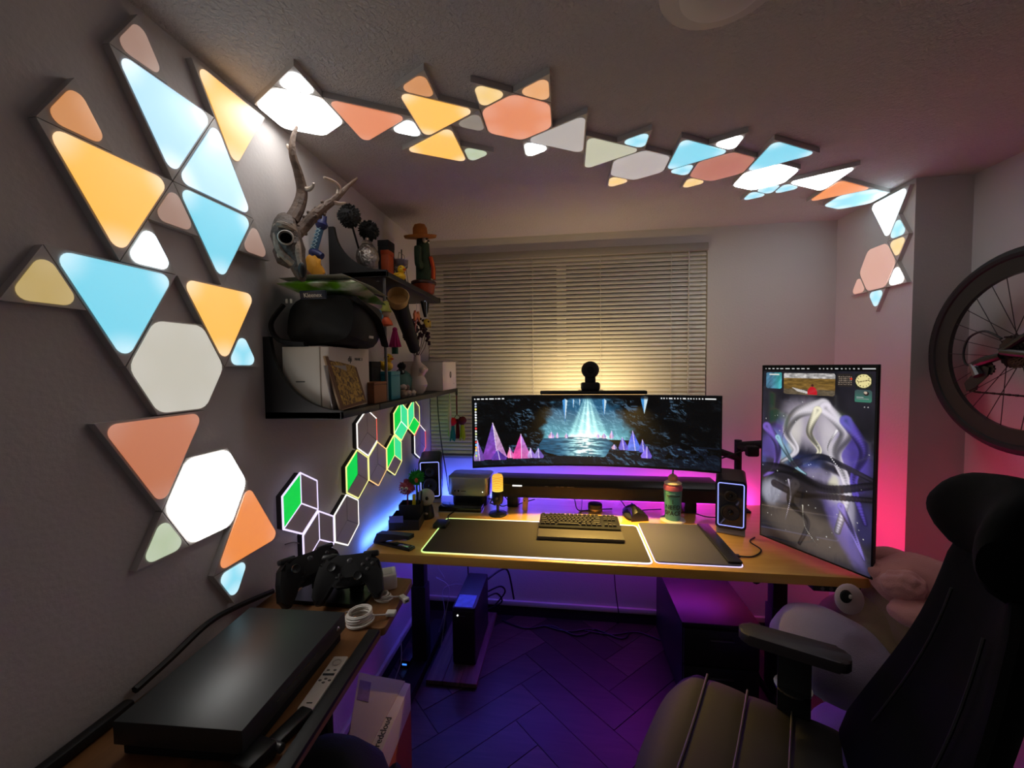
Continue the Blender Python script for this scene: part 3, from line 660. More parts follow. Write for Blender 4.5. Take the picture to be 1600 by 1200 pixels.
# pale, violet and dark flowing bands: an abstract stand-in
wash(215, 235, 130, 95, .5, (196, 186, 204), .85); wash(120, 300, 45, 120, .3, (226, 220, 214), .8); wash(300, 330, 42, 150, -.25, (214, 206, 214), .85)
wash(360, 350, 60, 110, -.2, (86, 70, 170), .85); wash(50, 330, 50, 110, .4, (104, 84, 176), .8); wash(95, 345, 32, 90, -.55, (116, 160, 200), .75)
wash(170, 400, 60, 46, .2, (34, 34, 62), .9); wash(250, 450, 90, 60, .3, (150, 140, 172), .85); wash(325, 500, 40, 150, -.15, (206, 198, 226), .8)
wash(290, 470, 22, 60, .1, (236, 232, 190), .7); wash(110, 430, 120, 22, .25, (60, 54, 66), .9); wash(150, 480, 170, 34, -.08, (40, 36, 42), .95)
wash(330, 395, 110, 18, .22, (44, 40, 48), .95); wash(55, 540, 60, 60, 0, (190, 190, 208), .85); wash(180, 600, 110, 70, .2, (54, 48, 48), .95)
wash(215, 660, 190, 80, .1, (104, 92, 84), .85); wash(330, 610, 36, 150, -.5, (120, 104, 190), .7); wash(120, 520, 24, 60, .5, (120, 112, 128), .7); wash(400, 560, 30, 80, 0, (60, 54, 110), .7)
def ribbon(pts, w0, w1, col, k=1., soft_=.35):
    q = spline([(x, y, 0) for x, y in pts], 14); best = np.full(X.shape, 9.); tt = np.zeros(X.shape)
    for i, p_ in enumerate(q):
        w = w0+(w1-w0)*i/len(q); d = np.hypot(X-p_.x, Y-p_.y)/w; mk = d < best; best[mk] = d[mk]; tt[mk] = i/len(q)
    a = (sm(1, 1-soft_, best)*k)[..., None]; img[:] = img*(1-a)+C3(*col)*(.75+.35*np.sin(best*3+tt*9))[..., None]*a
for pts, a, b, c in (([(250, 150), (150, 190), (110, 270), (150, 340), (90, 400)], 34, 8, (214, 208, 216)), ([(260, 160), (330, 240), (300, 330), (340, 450), (310, 620)], 30, 14, (222, 214, 226)),
    ([(230, 170), (200, 260), (240, 330), (180, 390)], 20, 5, (236, 230, 200)), ([(330, 200), (390, 300), (360, 420), (400, 560)], 26, 10, (92, 74, 180)), ([(20, 260), (70, 330), (60, 430), (10, 480)], 24, 8, (120, 92, 190)),
    ([(70, 300), (110, 360), (150, 410), (190, 430)], 14, 6, (150, 196, 214)), ([(0, 440), (120, 430), (260, 470), (415, 420)], 26, 16, (38, 34, 42)), ([(140, 400), (240, 350), (330, 370), (418, 400)], 18, 10, (46, 42, 52)),
    ([(60, 500), (160, 520), (260, 500), (418, 470)], 20, 12, (44, 38, 44)), ([(150, 480), (130, 560), (200, 620), (170, 720)], 22, 8, (60, 54, 56)), ([(320, 520), (360, 600), (400, 690)], 16, 6, (132, 116, 200)),
    ([(120, 470), (130, 540), (110, 640)], 5, 2, (190, 180, 200)), ([(180, 560), (190, 640), (240, 700)], 3, 1, (220, 214, 200)), ([(300, 240), (270, 320), (330, 400)], 5, 2, (240, 236, 240)), ([(130, 210), (90, 300), (120, 380)], 4, 2, (150, 146, 160))): ribbon(pts, a, b, c, .9)
sp = np.random.RandomState(9)
for k in range(46):
    x_, y_, r_ = sp.rand()*420, 120+sp.rand()*620, .8+sp.rand()*1.4; img[np.hypot(X-x_, Y-y_) < r_] = .8
# widgets along the top
def rbox(x0, x1, y0, y1, r=8): return np.hypot(np.maximum(np.abs(X-(x0+x1)/2)-(x1-x0)/2+r, 0), np.maximum(np.abs(Y-(y0+y1)/2)-(y1-y0)/2+r, 0)) < r
img[Y < 18] = .02
mk = rbox(14, 84, 24, 92); img[mk] = (C3(70, 110, 136)*(.6+.9*fbm(X/9+Y/14, Y/30, 51))[..., None]+C3(0, 60, 40)*sm(30, 80, X)[..., None])[mk]
img[rbox(28, 72, 30, 36, 2)] = C3(226, 230, 220)
mk = rbox(92, 290, 26, 112); base = np.where((Y < 46)[..., None], C3(190, 186, 184)*(.55+.8*fbm(X/12, Y/7, 61))[..., None], np.where((Y < 90)[..., None], C3(120, 92, 44)*(.6+.8*fbm(X/20, Y/5, 62))[..., None], C3(96, 84, 66)*(.6+.8*fbm(X/14, Y/4, 63))[..., None]))
img[mk] = base[mk]
mk = poly_mask(X, Y, [(125, 84), (180, 96), (210, 106), (205, 111), (150, 100)]); img[mk] = C3(206, 200, 196)
mk = (np.hypot((X-208)/19, (Y-106)/27) < 1) & (Y < 111); img[mk] = C3(196, 26, 40); img[np.hypot(X-208, Y-74) < 5] = C3(70, 30, 30)
img[rbox(297, 350, 26, 74)] = C3(44, 38, 36)
for r_ in range(5):
    for c_ in range(7):
        img[np.hypot(X-(304+c_*6.6), Y-(38+r_*7)) < 1.5] = C3(190, 170, 150)
img[np.hypot(X-343.6, Y-45) < 3.4] = C3(230, 60, 40)
img[rbox(356, 410, 26, 80)] = C3(34, 36, 32); img[np.hypot(X-383, Y-52) < 24] = C3(240, 226, 160)
for k in range(12): img[np.hypot(X-(383+19*math.sin(k*PI/6)), Y-(52-19*math.cos(k*PI/6))) < 1.7] = C3(60, 50, 40)
mk = poly_mask(X, Y, [(366, 55), (400, 47), (400, 49.5), (366, 57.5)]); img[mk] = C3(70, 40, 30)
mk = rbox(356, 410, 84, 128); img[mk] = (C3(64, 86, 86)+C3(0, 40, 20)*sm(84, 128, Y)[..., None])[mk]; img[np.hypot(X-393, Y-96) < 8] = C3(40, 26, 30); img[np.hypot(X-390, Y-93) < 5] = C3(200, 180, 160)
img[rbox(362, 384, 108, 110.5, 1)] = .8; img[rbox(362, 400, 114, 116.5, 1)] = .6
dashes(img, X, Y, 10, 9, 1.7, [4, 10, 8, 9, 12, 18, 12, 10, 12, 10]); dashes(img, X, Y, 232, 9, 1.7, [5, 5, 5, 5, 12, 5, 5, 4, 5, 5, 42])
screen_mesh('screen', img*.95, lambda u, v: (.007+u*(PWD-.014), -.0018, PH-.007-v*(PH-.014)), screen_mat('tall_screen', .05), pm)
arm = thing('monitor_mount', 'black monitor arm holding the upright monitor', 'monitor mount', (0, 0, 0))
mc = pm.matrix_world @ Vector((PWD/2, .062, PH/2)) if False else (Vector((pa.x, pa.y, PZ0))+ux*(PWD/2)-nrm*.062+Vector((0, 0, PH/2)))
el = Vector((.93, 2.25, 1.12)); ba = Vector((.80, 2.33, 1.0))
a2 = Vector((1.00, 2.10, mc.z))
B().tube([mc, mc-nrm*.05, a2, Vector((.90, 2.30, mc.z-.05))], [.022, .022, .02, .02], 12).build('upper_arm', MATS['matte_black'], arm)
B().cyl((.90, 2.30, DZ), (.90, 2.30, mc.z-.02), .018).build('pole', MATS['matte_black'], arm)
B().box(.85, .95, 2.25, 2.36, DZ, DZ+.012, .003).build('clamp_base', MATS['matte_black'], arm)
B().tube([(MX, sy+.01, 1.23), (MX+.02, sy+.06, 1.23), (.45, 2.26, 1.20), (.74, 2.25, 1.12), (.90, 2.30, 1.06)], [.02, .02, .02, .018, .018], 10).build('side_arm', MATS['matte_black'], arm)
r0, r1 = P(1, 2.16, 1128, 716), P(1, 2.16, 1168, 702)
B().cyl(r0, r1, .004, seg=8).build('rod', MATS['matte_black'], arm)
B().box(r1.x-.008, r1.x+.05, 2.14, 2.18, r1.z-.035, r1.z+.018, .01).build('joint', MATS['matte_black'], arm)
B().tube([(r1.x+.03, 2.16, r1.z-.02), (.90, 2.29, mc.z-.05)], .014, 10).build('link_bar', MATS['matte_black'], arm)

# ================================================================== things on the desk
def grad_emit(name, stops, ax, x0, x1, strength):
    if name in MATS: return MATS[name]
    m = bpy.data.materials.new(name); m.use_nodes = True; nt = m.node_tree; b = nt.nodes['Principled BSDF']
    tc = nt.nodes.new('ShaderNodeTexCoord'); sp_ = nt.nodes.new('ShaderNodeSeparateXYZ'); mr = nt.nodes.new('ShaderNodeMapRange')
    mr.inputs['From Min'].default_value = x0; mr.inputs['From Max'].default_value = x1
    cr = nt.nodes.new('ShaderNodeValToRGB'); e = cr.color_ramp.elements
    while len(e) < len(stops): e.new(.5)
    for i, (p_, c) in enumerate(stops): e[i].position = p_; e[i].color = rgb(*c)
    nt.links.new(tc.outputs['Object'], sp_.inputs[0]); nt.links.new(sp_.outputs[ax], mr.inputs[0]); nt.links.new(mr.outputs[0], cr.inputs[0]); nt.links.new(cr.outputs[0], b.inputs['Emission Color'])
    b.inputs['Emission Strength'].default_value = strength; MATS[name] = m; return m
mp = thing('desk_mat', 'large black cloth desk mat with a glowing rim', 'desk mat', (0, 0, DZ))
px0, px1, py0, py1 = -.614, .330, 1.628, 2.012
outl = rpoly(rect(px0, px1, py0, py1), .022)
B().prism(outl, 0, .004).build('cloth', mat('pad_cloth', (58, 52, 46), .85, bump=.12, bscale=900), mp)
B().tube([(x, y, .0035) for x, y in outl+outl[:1]], .0032, 6).build('light_rim', grad_emit('rim_glow', [(0, (190, 235, 130)), (.2, (235, 240, 150)), (.45, (200, 220, 250)), (.7, (235, 225, 255)), (1, (232, 222, 255))], 0, px0, px1, 1.3), mp)
B().box(px0-.03, px0+.035, 1.88, 1.955, 0, .022, .004).build('control_box', MATS['black_plastic'], mp)
m2 = thing('mouse_mat', 'slate mouse mat with a violet glowing rim and dark side bar', 'mouse mat', (0, 0, DZ))
qx0, qx1, qy0, qy1 = .345, .668, 1.642, 2.045
B().prism(rpoly(rect(qx0, qx1, qy0, qy1), .018), .003, .008).build('surface', mat('slate_mat', (84, 82, 96), .55, bump=.08, bscale=700), m2)
B().prism(rpoly(rect(qx0-.002, qx1+.004, qy0-.002, qy1+.002), .02), .0, .003).build('light_rim', emit('rim_violet', (214, 200, 255), 1.5), m2)
B().box(qx1-.052, qx1+.002, qy0+.01, qy1-.006, .008, .018, .004).build('side_bar', mat('bar_gun', (70, 70, 74), .35, .7), m2)
B().box(qx1-.02, qx1+.02, 1.72, 1.74, .002, .010, .002).build('cable_plug', MATS['black_plastic'], m2)

# keyboard
kb = thing('keyboard', 'compact black mechanical keyboard with a wrist rest on the desk mat', 'keyboard', (.055, 1.80, DZ+.004))
B().prism(rpoly(rect(-.188, .190, .10, .242), .008), 0, .016, M=T(rx=math.radians(4))).build('case', MATS['black_plastic'], kb)
kc = mat('keycap', (48, 46, 45), .5, var=.1); kl = mat('keycap_light', (92, 90, 88), .5)
km = B().lathe([(0.0093, 0), (.0091, .001), (.0072, .008), (.006, .0083)], 4, M=Matrix.Rotation(PI/4, 4, 'Z')).mesh('key', kc, 20)
rows = [[1]*1+[0]+[1]*4+[.3]+[1]*4+[.3]+[1]*4, [1]*13+[2], [1.5]+[1]*12+[1.5], [1.75]+[1]*11+[2.25], [2.25]+[1]*10+[2.75], [1.25, 1.25, 1.25, 6.25, 1.25, 1.25, 1.25, 1.25]]
pitch = .0192; tM = T(rx=math.radians(4))
for r_, row in enumerate(rows):
    x = -.183; y = .230-r_*pitch-(.004 if r_ else 0)
    for w in row:
        if w >= 1:
            o = link('key', km, kb); o.location = tM @ Vector((x+w*pitch/2, y, .016)); o.scale = ((w*pitch-.0022)/.0132*.98, 1.25, 1)
        x += (w if w else 1)*pitch
    x = .1155
    for c in range(3):
        if r_ == 3 or (r_ == 4 and c != 1): continue
        o = link('key', km, kb); o.location = tM @ Vector((x+(c+.5)*pitch, y, .016)); o.scale = (1.28, 1.25, 1)
B().box(-.190, .194, .0, .094, .001, .018, .006).build('wrist_rest', mat('wrist_rest', (72, 66, 60), .6, bump=.05, bscale=500), kb)
B().tube(spline([(0.0, .245, .01), (.0, .30, .004), (.02, .40, .004), (.03, .55, .02)]), .002, 6).build('cord', MATS['black'], kb)

# mouse
pmz = P(2, DZ, 993, 811)
ms = thing('computer_mouse', 'black sculpted ergonomic mouse behind the slate mat', 'mouse', (pmz.x+.005, pmz.y+.03, DZ), math.radians(14))
rg = []
for k in range(9):
    t = k/8; y = -.062+t*.124; h = .020+.040*math.sin(PI*(t*.80+.12))**.55; w = .036+.006*math.cos(PI*t*2)
    rg.append([(w*math.cos(a)*(1.12 if math.cos(a) < 0 else 1), y, max(0, h*math.sin(a)**.6*(1.08 if math.cos(a) < 0 else .92))) for a in [i*PI/10 for i in range(11)]]+[(-w, y, 0)])
B().loft(rg).build('body', MATS['black_plastic'], ms)
B().box(-.005, .005, .028, .052, .040, .058, .004).build('scroll_wheel', MATS['grey_metal'], ms)
B().ball((-.044, -.008, .010), (.018, .045, .012)).build('thumb_rest', MATS['matte_black'], ms)
B().box(-.004, .002, -.01, .015, .052, .0615, .002).build('button', MATS['dark_gloss'], ms)

# tumbler on a coaster
tp = P(2, DZ, 1051, 813)
co = tag(B().lathe([(.058, 0), (.06, .003), (.058, .008), (.01, .008)], 32, c=(tp.x, tp.y, DZ)).build('coaster', MATS['white_plastic']), 'round white coaster under the tumbler', 'coaster')
tb = thing('tumbler', 'turquoise tumbler with pink collar, domed lid and straw, lettered I NEED SPACE', 'cup', (tp.x, tp.y, DZ+.008))
def tr(z): return .036+.008*min(1, z/.16)
B().lathe([(.034, 0), (.036, .003), (tr(.08), .08), (tr(.15), .15), (.043, .158), (.01, .158)], 32).build('body', mat('tumbler_teal', (96, 172, 160), .4, var=.25, vscale=40), tb)
B().lathe([(.0445, .150), (.045, .160), (.042, .172), (.03, .176), (.01, .176)], 32).build('collar', mat('tumbler_pink', (214, 112, 142), .4), tb)
B().lathe([(.03, .174), (.040, .178), (.042, .183), (.034, .189), (.026, .193), (.01, .193)], 32).build('lid', mat('tumbler_cream', (226, 206, 178), .45), tb)
B().ball((0, 0, .205), (.023, .023, .022), nz=.12, ns=4).build('lid_dome', mat('tumbler_dome', (220, 160, 130), .5, var=.3, vscale=60), tb)
B().cyl((0, 0, .22), (.001, 0, .268), .0042, seg=10).build('straw', mat('straw_teal', (70, 150, 140), .4), tb)
ink = mat('ink', (22, 24, 26), .6); cream = mat('cream_print', (222, 214, 150), .6)
def wrapc(zoff, ex): return lambda p: ((tr(zoff+p.y)+ex+p.z)*math.sin(p.x/.041-.25), -(tr(zoff+p.y)+ex+p.z)*math.cos(p.x/.041-.25), zoff+p.y)
for s_, z_ in (('I', .096), ('NEED', .068), ('SPACE', .038)):
    letters('lettering', s_, .031, ink, tb, wrapc(z_, .0012))
B().tube([(tr(.125)*1.02*math.sin(a), -tr(.125)*1.02*math.cos(a), .125+.006*math.cos(a*5)*0) for a in [-.9+.1*i for i in range(16)]], .0022, 6).build('saucer_print', ink, tb)
B().tube([(tr(.133)*1.02*math.sin(a), -tr(.133)*1.02*math.cos(a), .129+.007*math.cos((a+.15)*3.2)) for a in [-.6+.1*i for i in range(10)]], .0016, 6).build('saucer_print', mat('saucer_blue', (90, 130, 170), .5), tb)

# loudspeakers
def speaker(label, loc, rz, front, scale=1.):
    w, d, h = .125, .165, .232
    t = thing('desk_speaker', label, 'speaker', loc, rz, 'pair of desk speakers')
    B().prism(rpoly([(0, 0), (d, 0), (d-.02, .034), (.014, .034)], .004, 3), -w/2+.004, w/2-.004, M=basis((0, -d/2, 0), (0, 1, 0), (0, 0, 1), (1, 0, 0))).build('stand', mat('spk_stand', (172, 168, 164), .4, .6), t)
    tilt = T(0, 0, .034, rx=math.radians(6))
    B().prism(rpoly(rect(-w/2, w/2, 0, h), .018), -d/2, d/2, M=tilt @ basis((0, 0, 0), (1, 0, 0), (0, 0, 1), (0, -1, 0)), bev=.004).build('cabinet', mat('spk_case', (24, 22, 24), .4), t)
    FB = tilt @ basis((0, -d/2-.0005, 0), (1, 0, 0), (0, 0, 1), (0, -1, 0))
    B().prism(rpoly(rect(-w/2+.010, w/2-.010, .016, h-.012), .008), 0, .002, M=FB).build('front_panel', front, t)
    rim = rpoly(rect(-w/2+.011, w/2-.011, .017, h-.013), .008)
    B().tube([FB @ Vector((x, y, .002)) for x, y in rim+rim[:1]], .0022, 6).build('light_ring', emit('spk_ring', (150, 160, 255), 1.3), t)
    rub = mat('cone_black', (44, 43, 45), .35)
    for yy, r in ((h*.70, .026), (h*.36, .041)):
        B().lathe([(r, 0), (r, .006), (r*.86, .008), (r*.8, .004), (r*.3, .001), (.002, .001)], 28, M=FB @ T(0, yy, .002)).build('cone', rub, t)
        B().ball((0, yy, .006), (r*.3, r*.3, .006), M=FB).build('dust_cap', MATS['dark_gloss'], t)
    B().box(w/2-.001, w/2+.0015, -.02, .02, .09, .16, .001, M=tilt).build('side_badge', mat('badge_red', (150, 20, 40), .5), t)
    return t
sp1 = mat('spk_front_red_reflection', (34, 26, 28), .06); sp2 = mat('spk_front_blue_reflection', (52, 56, 68), .06)  # front tints stand in for red and blue reflections on the gloss
l_ = P(1, 2.30, 672, 770)
speaker('black desk speaker with glowing ring standing on the window side by the hexagon lights', (l_.x+.004, 2.372-.085+.03, DZ), math.radians(14), sp1)
r_ = P(2, DZ, 1143, 833)
speaker('black desk speaker with glowing ring beside the upright monitor', (r_.x+.015, r_.y+.055, DZ), math.radians(-20), sp2)

# small silver computer, dock
mz = .805
c0, c1 = P(1, 2.20, 699, 772), P(1, 2.20, 764, 772)
mac = thing('mini_computer', 'silver block-shaped mini computer with rounded corners', 'computer', ((c0.x+c1.x)/2, 2.20+.10, DZ))
w2 = (c1.x-c0.x)/2
B().prism(rpoly(rect(-w2, w2, -.10, .08), .03, 8), .062, .164, bev=.004).build('body', MATS['silver'], mac)
B().prism(rpoly(rect(-w2+.02, w2-.02, -.08, .06), .03), .0, .062).build('foot_ring', MATS['black_plastic'], mac)
for x in (-.075, -.055): B().box(x-.004, x+.004, -.1012, -.099, .084, .094, .001).build('port', MATS['dark_gloss'], mac)
B().box(-.04, -.012, -.1012, -.099, .087, .090).build('slot', MATS['dark_gloss'], mac, 0)
B().ball((.082, -.100, .086), .0028).build('status_light', emit('mac_led', (255, 255, 250), 2), mac)
d0, d1 = P(2, DZ, 684, 801), P(2, DZ, 752, 801)
dock = thing('docking_station', 'flat black docking box with silver edge in front of the silver computer', 'dock', ((d0.x+d1.x)/2, (d0.y+d1.y)/2, DZ))
hw = (d1.x-d0.x)/2
B().box(-hw, hw, 0, .085, .003, .028, .003).build('body', MATS['dark_gloss'], dock)
B().box(-hw-.002, hw+.002, -.002, .086, 0, .004).build('base_edge', MATS['silver'], dock, 0)

# microphone
mp_ = P(2, DZ, 777, 806)
mic = thing('usb_microphone', 'usb microphone with a glowing yellow capsule on a round black foot', 'microphone', (mp_.x, mp_.y+.02, DZ))
B().lathe([(.048, 0), (.05, .004), (.046, .010), (.012, .014), (.01, .014)], 36).build('base', MATS['black_plastic'], mic)
B().cyl((0, 0, .012), (0, 0, .062), .0075).build('stem', MATS['black_plastic'], mic)
B().lathe([(.010, .055), (.024, .062), (.030, .078), (.031, .125), (.030, .128), (.01, .128)], 28).build('lower_body', MATS['black_plastic'], mic)
B().lathe([(.029, .128), (.029, .200), (.024, .212), (.012, .216), (.002, .216)], 28).build('capsule', grad_emit('mic_glow', [(0, (255, 225, 70)), (.25, (250, 205, 30)), (1, (225, 160, 16))], 2, .128, .216, 1.05), mic)
for z in [.136+.009*i for i in range(8)]: B().lathe([(.0292, z), (.0297, z+.0015), (.0292, z+.003)], 28).build('grille_ring', emit('mic_ring', (214, 150, 20), .8), mic)
B().cyl((.0, -.031, .095), (.0, -.036, .095), .007, seg=14).build('knob', MATS['grey_metal'], mic)
B().tube([(-.028, 0, .085), (-.04, 0, .06), (-.012, 0, .05)], .004, 8).build('yoke', MATS['black_plastic'], mic)

# small block of wood and puck speaker
wp = P(1, 2.18, 820, 792)
wk = thing('wooden_key_stand', 'small upright piece of pale wood behind the desk mat', 'ornament', (wp.x, 2.18, DZ))
B().prism(rpoly(rect(-.014, .014, 0, .07), .006, 3), -.008, .008, M=basis((0, 0, 0), (1, 0, 0), (0, 0, 1), (0, -1, 0)) @ T(0, 0, 0, rz=-.08)).build('block', wood('pale_block', (190, 140, 90), (214, 168, 116), .5), wk)
B().cyl((0, -.010, .055), (0, .010, .055), .004, seg=10).build('peg', MATS['black'], wk)
up_ = P(2, DZ, 930, 799)
pk = thing('desk_puck', 'small round puck with dark top below the soundbar', 'gadget', (up_.x, up_.y+.01, DZ))
B().lathe([(.036, 0), (.038, .004), (.038, .016), (.036, .018)], 28).build('base_ring', mat('puck_tan', (150, 130, 105), .4, .5), pk)
B().lathe([(.037, .018), (.038, .022), (.037, .038), (.03, .042), (.005, .042)], 28).build('top', MATS['black'], pk)

# stapler
s0, s1 = P(2, DZ, 583, 848), P(2, DZ, 643, 862); dv = s1-s0
st_ = thing('stapler', 'black stapler lying open beside the desk mat', 'stapler', (s0.x+.01, s0.y+.01, DZ), math.atan2(dv.y, dv.x))
L_ = dv.length
B().box(0, L_-.012, -.02, .02, 0, .012, .004).build('base', MATS['black_plastic'], st_)
B().box(L_*.62, L_*.92, -.014, .014, .012, .0145, .001).build('anvil', MATS['chrome'], st_)
B().prism([(0, .010), (.02, .048), (L_*.55, .060), (L_*.93, .066), (L_*.93, .050), (L_*.80, .050), (L_*.35, .024), (.03, .010)], -.017, .017, M=basis((0, 0, 0), (1, 0, 0), (0, 0, 1), (0, -1, 0)) @ T(0, 0, 0)).build('arm', mat('stapler_arm', (34, 34, 40), .35), st_)
B().prism([(.06, .014), (L_*.84, .046), (L_*.84, .040), (.07, .010)], -.008, .008, M=basis((0, 0, 0), (1, 0, 0), (0, 0, 1), (0, -1, 0))).build('magazine', MATS['chrome'], st_)

# desk organiser with pens
o0 = P(2, DZ, 600, 832)
og = thing('desk_organiser', 'dark wire desk organiser with a blue note in front', 'organiser', (-.785, 1.90, DZ), math.radians(8))
om = mat('org_mesh', (34, 32, 36), .5, var=.2, vscale=80)
B().box(-.07, .075, -.055, .085, 0, .004).box(-.07, -.067, -.055, .085, 0, .05).box(.072, .075, -.055, .085, 0, .05).box(-.07, .075, -.055, -.052, 0, .05).box(-.07, .075, .082, .085, 0, .05).build('tray', om, og, 0)
B().box(-.035, .07, .0, .08, .004, .006).box(-.035, -.032, .0, .08, .004, .105).box(.067, .07, .0, .08, .004, .105).box(-.035, .07, .0, .003, .004, .105).box(-.035, .07, .077, .08, .004, .105).build('pen_cup', om, og, 0)
B().box(-.066, .0, -.05, -.046, .005, .078, M=T(rx=.12)).build('note_pad', mat('note_blue', (120, 120, 190), .7), og, 0)
def pompom_pen(label, dx, dy, hz, col, face):
    x, y = dx, dy
    t = thing('pompom_pen', label, 'pen', og.location[:2]+(DZ+.012,) if False else (og.location.x+x, og.location.y+y, DZ+.012), 0, 'pompom pens')
    B().tube([(0, 0, 0), (.0, 0, hz)], .0042, 8).build('barrel', mat('pen_%d' % col[0], tuple(int(c*.8) for c in col), .4), t)
    bb = B(); rr = random.Random(col[0])
    bb.ball((0, 0, hz+.025), .030, 14, 9)
    for k in range(260):
        a = rr.uniform(0, 2*PI); zz = rr.uniform(-1, 1); s_ = math.sqrt(1-zz*zz); d_ = Vector((s_*math.cos(a), s_*math.sin(a), zz)); c = Vector((0, 0, hz+.025))
        n_ = d_.orthogonal().normalized(); q = c+d_*.028; tip = c+d_*rr.uniform(.038, .047)+n_*.004
        bb.add([q+n_*.004, q-n_*.004, q+d_.cross(n_)*.004, tip], [(0, 1, 3), (1, 2, 3), (2, 0, 3)])
    bb.build('pompom', mat('fluff_%d_%d' % col[:2], col, .9, var=.2, vscale=90), t)
    if face:
        for sx_ in (-1, 1):
            e_ = B().ball((sx_*.011, -.040, hz+.028), (.009, .005, .009), 12, 8).build('eye', MATS['white_plastic'], t)
            B().ball((sx_*.011, -.0445, hz+.027), (.004, .002, .004), 10, 6).build('pupil', MATS['black'], e_)
        B().tube([(-.012, -.040, hz+.013), (0, -.043, hz+.010), (.012, -.040, hz+.013)], .002, 6).build('mouth', MATS['white_plastic'], t)
    else: B().ball((.012, -.036, hz+.02), (.009, .006, .012), 10, 8).build('charm', mat('charm_or', (200, 90, 50), .6), t)
pompom_pen('pen with a pink fluffy pompom face', -.008, .045, .145, (196, 96, 126), True)
pompom_pen('pen with a green fluffy pompom', .035, .060, .190, (30, 150, 50), False)
mk_ = tag(B().cyl((-.785+.028, 1.93, DZ+.012), (-.785+.034, 1.925, DZ+.150), .0085, seg=12).build('marker_pen', mat('marker_yel', (220, 200, 30), .5)), 'yellow marker pen in the desk organiser', 'pen')
for k, (dx, dy, c) in enumerate(((.045, .03, (30, 30, 34)), (.058, .045, (40, 44, 50)))):
    o = thing('pen', ['black pen standing in the organiser', 'grey pen standing in the organiser'][k], 'pen', (-.785+dx, 1.90+dy, DZ+.012))
    B().tube([(0, 0, 0), (.006, .004, .15)], .0045, 8).build('barrel', mat('penb%d' % k, c, .4), o); B().tube([(.006, .004, .15), (.0065, .0044, .16)], [.003, .002], 8).build('tip', MATS['silver'], o)
bp = P(2, DZ, 656, 812)
ba_ = thing('ball_camera', 'grey ball-shaped camera on a black stand', 'camera', (bp.x+.022, bp.y+.035, DZ))
B().lathe([(.040, 0), (.042, .006), (.036, .05), (.030, .066), (.02, .07)], 24).build('stand', MATS['black_plastic'], ba_)
B().ball((0, 0, .105), .045, 24, 16).build('ball', mat('ball_grey', (180, 178, 176), .35), ba_)
B().ball((.018, -.038, .112), (.010, .006, .010), 14, 8).build('lens', MATS['dark_gloss'], ba_)
B().ball((.010, -.040, .034), (.014, .006, .006), 14, 8).build('badge', MATS['silver'], ba_)
# cables on the desk
cable('mat_cable', 'thin black cable running back from the control box of the desk mat', [(px0, 1.95, DZ+.012), (-.60, 1.99, DZ+.006), (-.615, 2.05, DZ+.004), (-.60, 2.12, DZ+.004), (-.585, 2.2, DZ+.004), (-.55, 2.27, DZ+.004)], .003)
cable('mouse_mat_cable', 'thin black cable looping from the slate mouse mat to the speaker stand', [(qx1+.015, 1.73, DZ+.005), (.74, 1.735, DZ+.004), (.80, 1.80, DZ+.004), (.79, 1.88, DZ+.004), (.83, 1.93, DZ+.004)], .003)
for i, (a, b, c) in enumerate((((-.44, 2.26, DZ+.03), (-.36, 2.2, DZ+.012), (-.30, 2.26, DZ+.005)), ((-.40, 2.3, DZ+.05), (-.30, 2.24, DZ+.004), (-.18, 2.28, DZ+.03)), ((.02, 2.28, DZ+.06), (.06, 2.2, DZ+.004), (.24, 2.24, DZ+.004)), ((.25, 2.3, DZ+.05), (.33, 2.22, DZ+.004), (.50, 2.26, DZ+.004)), ((.55, 2.2, DZ+.004), (.70, 2.17, DZ+.004), (.82, 2.12, DZ+.02)))):
    cable('power_cable', ['black cable curling down between silver computer and microphone', 'black cable lying behind the small block of pale wood', 'black cable looping around the small round puck', 'black cable lying between the puck and the mouse', 'black cable running behind the tumbler to the speaker'][i], [a, tuple((Vector(a)+Vector(b))/2+Vector((0, 0, .015))), b, tuple((Vector(b)+Vector(c))/2), c], .0028, group='cables behind the soundbar')

# ================================================================== wall shelves
def shelf(label, y0, y1, z0, depth, hh, joint=None):
    t = thing('wall_shelf', label, 'shelf', (XL, y0, z0))
    L = y1-y0; spans = [(0, L)] if not joint else [(0, joint-y0-.002), (joint-y0+.002, L)]
    for a, b in spans: B().box(0, depth, a, b, 0, .022, .002).build('board', MATS['shelf_black'], t)
    prof = [(0, 0), (depth, 0), (depth, .026)]
    for k in range(1, 14):
        a = k/14*PI/2; prof.append((depth-(depth-.024)*math.sin(a), .026+(hh-.026)*(1-math.cos(a))))
    prof += [(.022, hh), (0, hh)]
    for yy in (0, L-.014) if not joint else (0,):
        B().prism(prof, 0, .014, M=basis((0, yy, 0), (1, 0, 0), (0, 0, 1), (0, -1, 0)) @ T(0, 0, -.014)).build('side_bracket', MATS['shelf_black'], t)
    for yy in (.05, L-.05):
        for xx in (.07, depth-.06): B().cyl((xx, yy, -.006), (xx, yy, .001), .006, seg=10).build('screw', MATS['chrome'], t)
    return t
LZ, UZ = 1.407, 1.908
SD = .247
shelf('black lower wall shelf with a curved end bracket, holding the white boxes', 1.141, 2.46, LZ, SD, .25, 1.40)
shelf('black upper wall shelf with a curved end bracket, holding toys', 1.511, 2.187, UZ, .234, .20)
LT, UT = LZ+.022, UZ+.022            # top faces
def L3(X, u, v): return P(0, X, u, v)
# rod between the shelves with charms
pr = L3(-.695, 602, 440)
rod = tag(B().cyl((-.70, pr.y, LT), (-.70, pr.y, UZ), .006, seg=12).build('hanging_rod', MATS['grey_metal']), 'thin grey metal rod standing between the two shelves', 'rod')

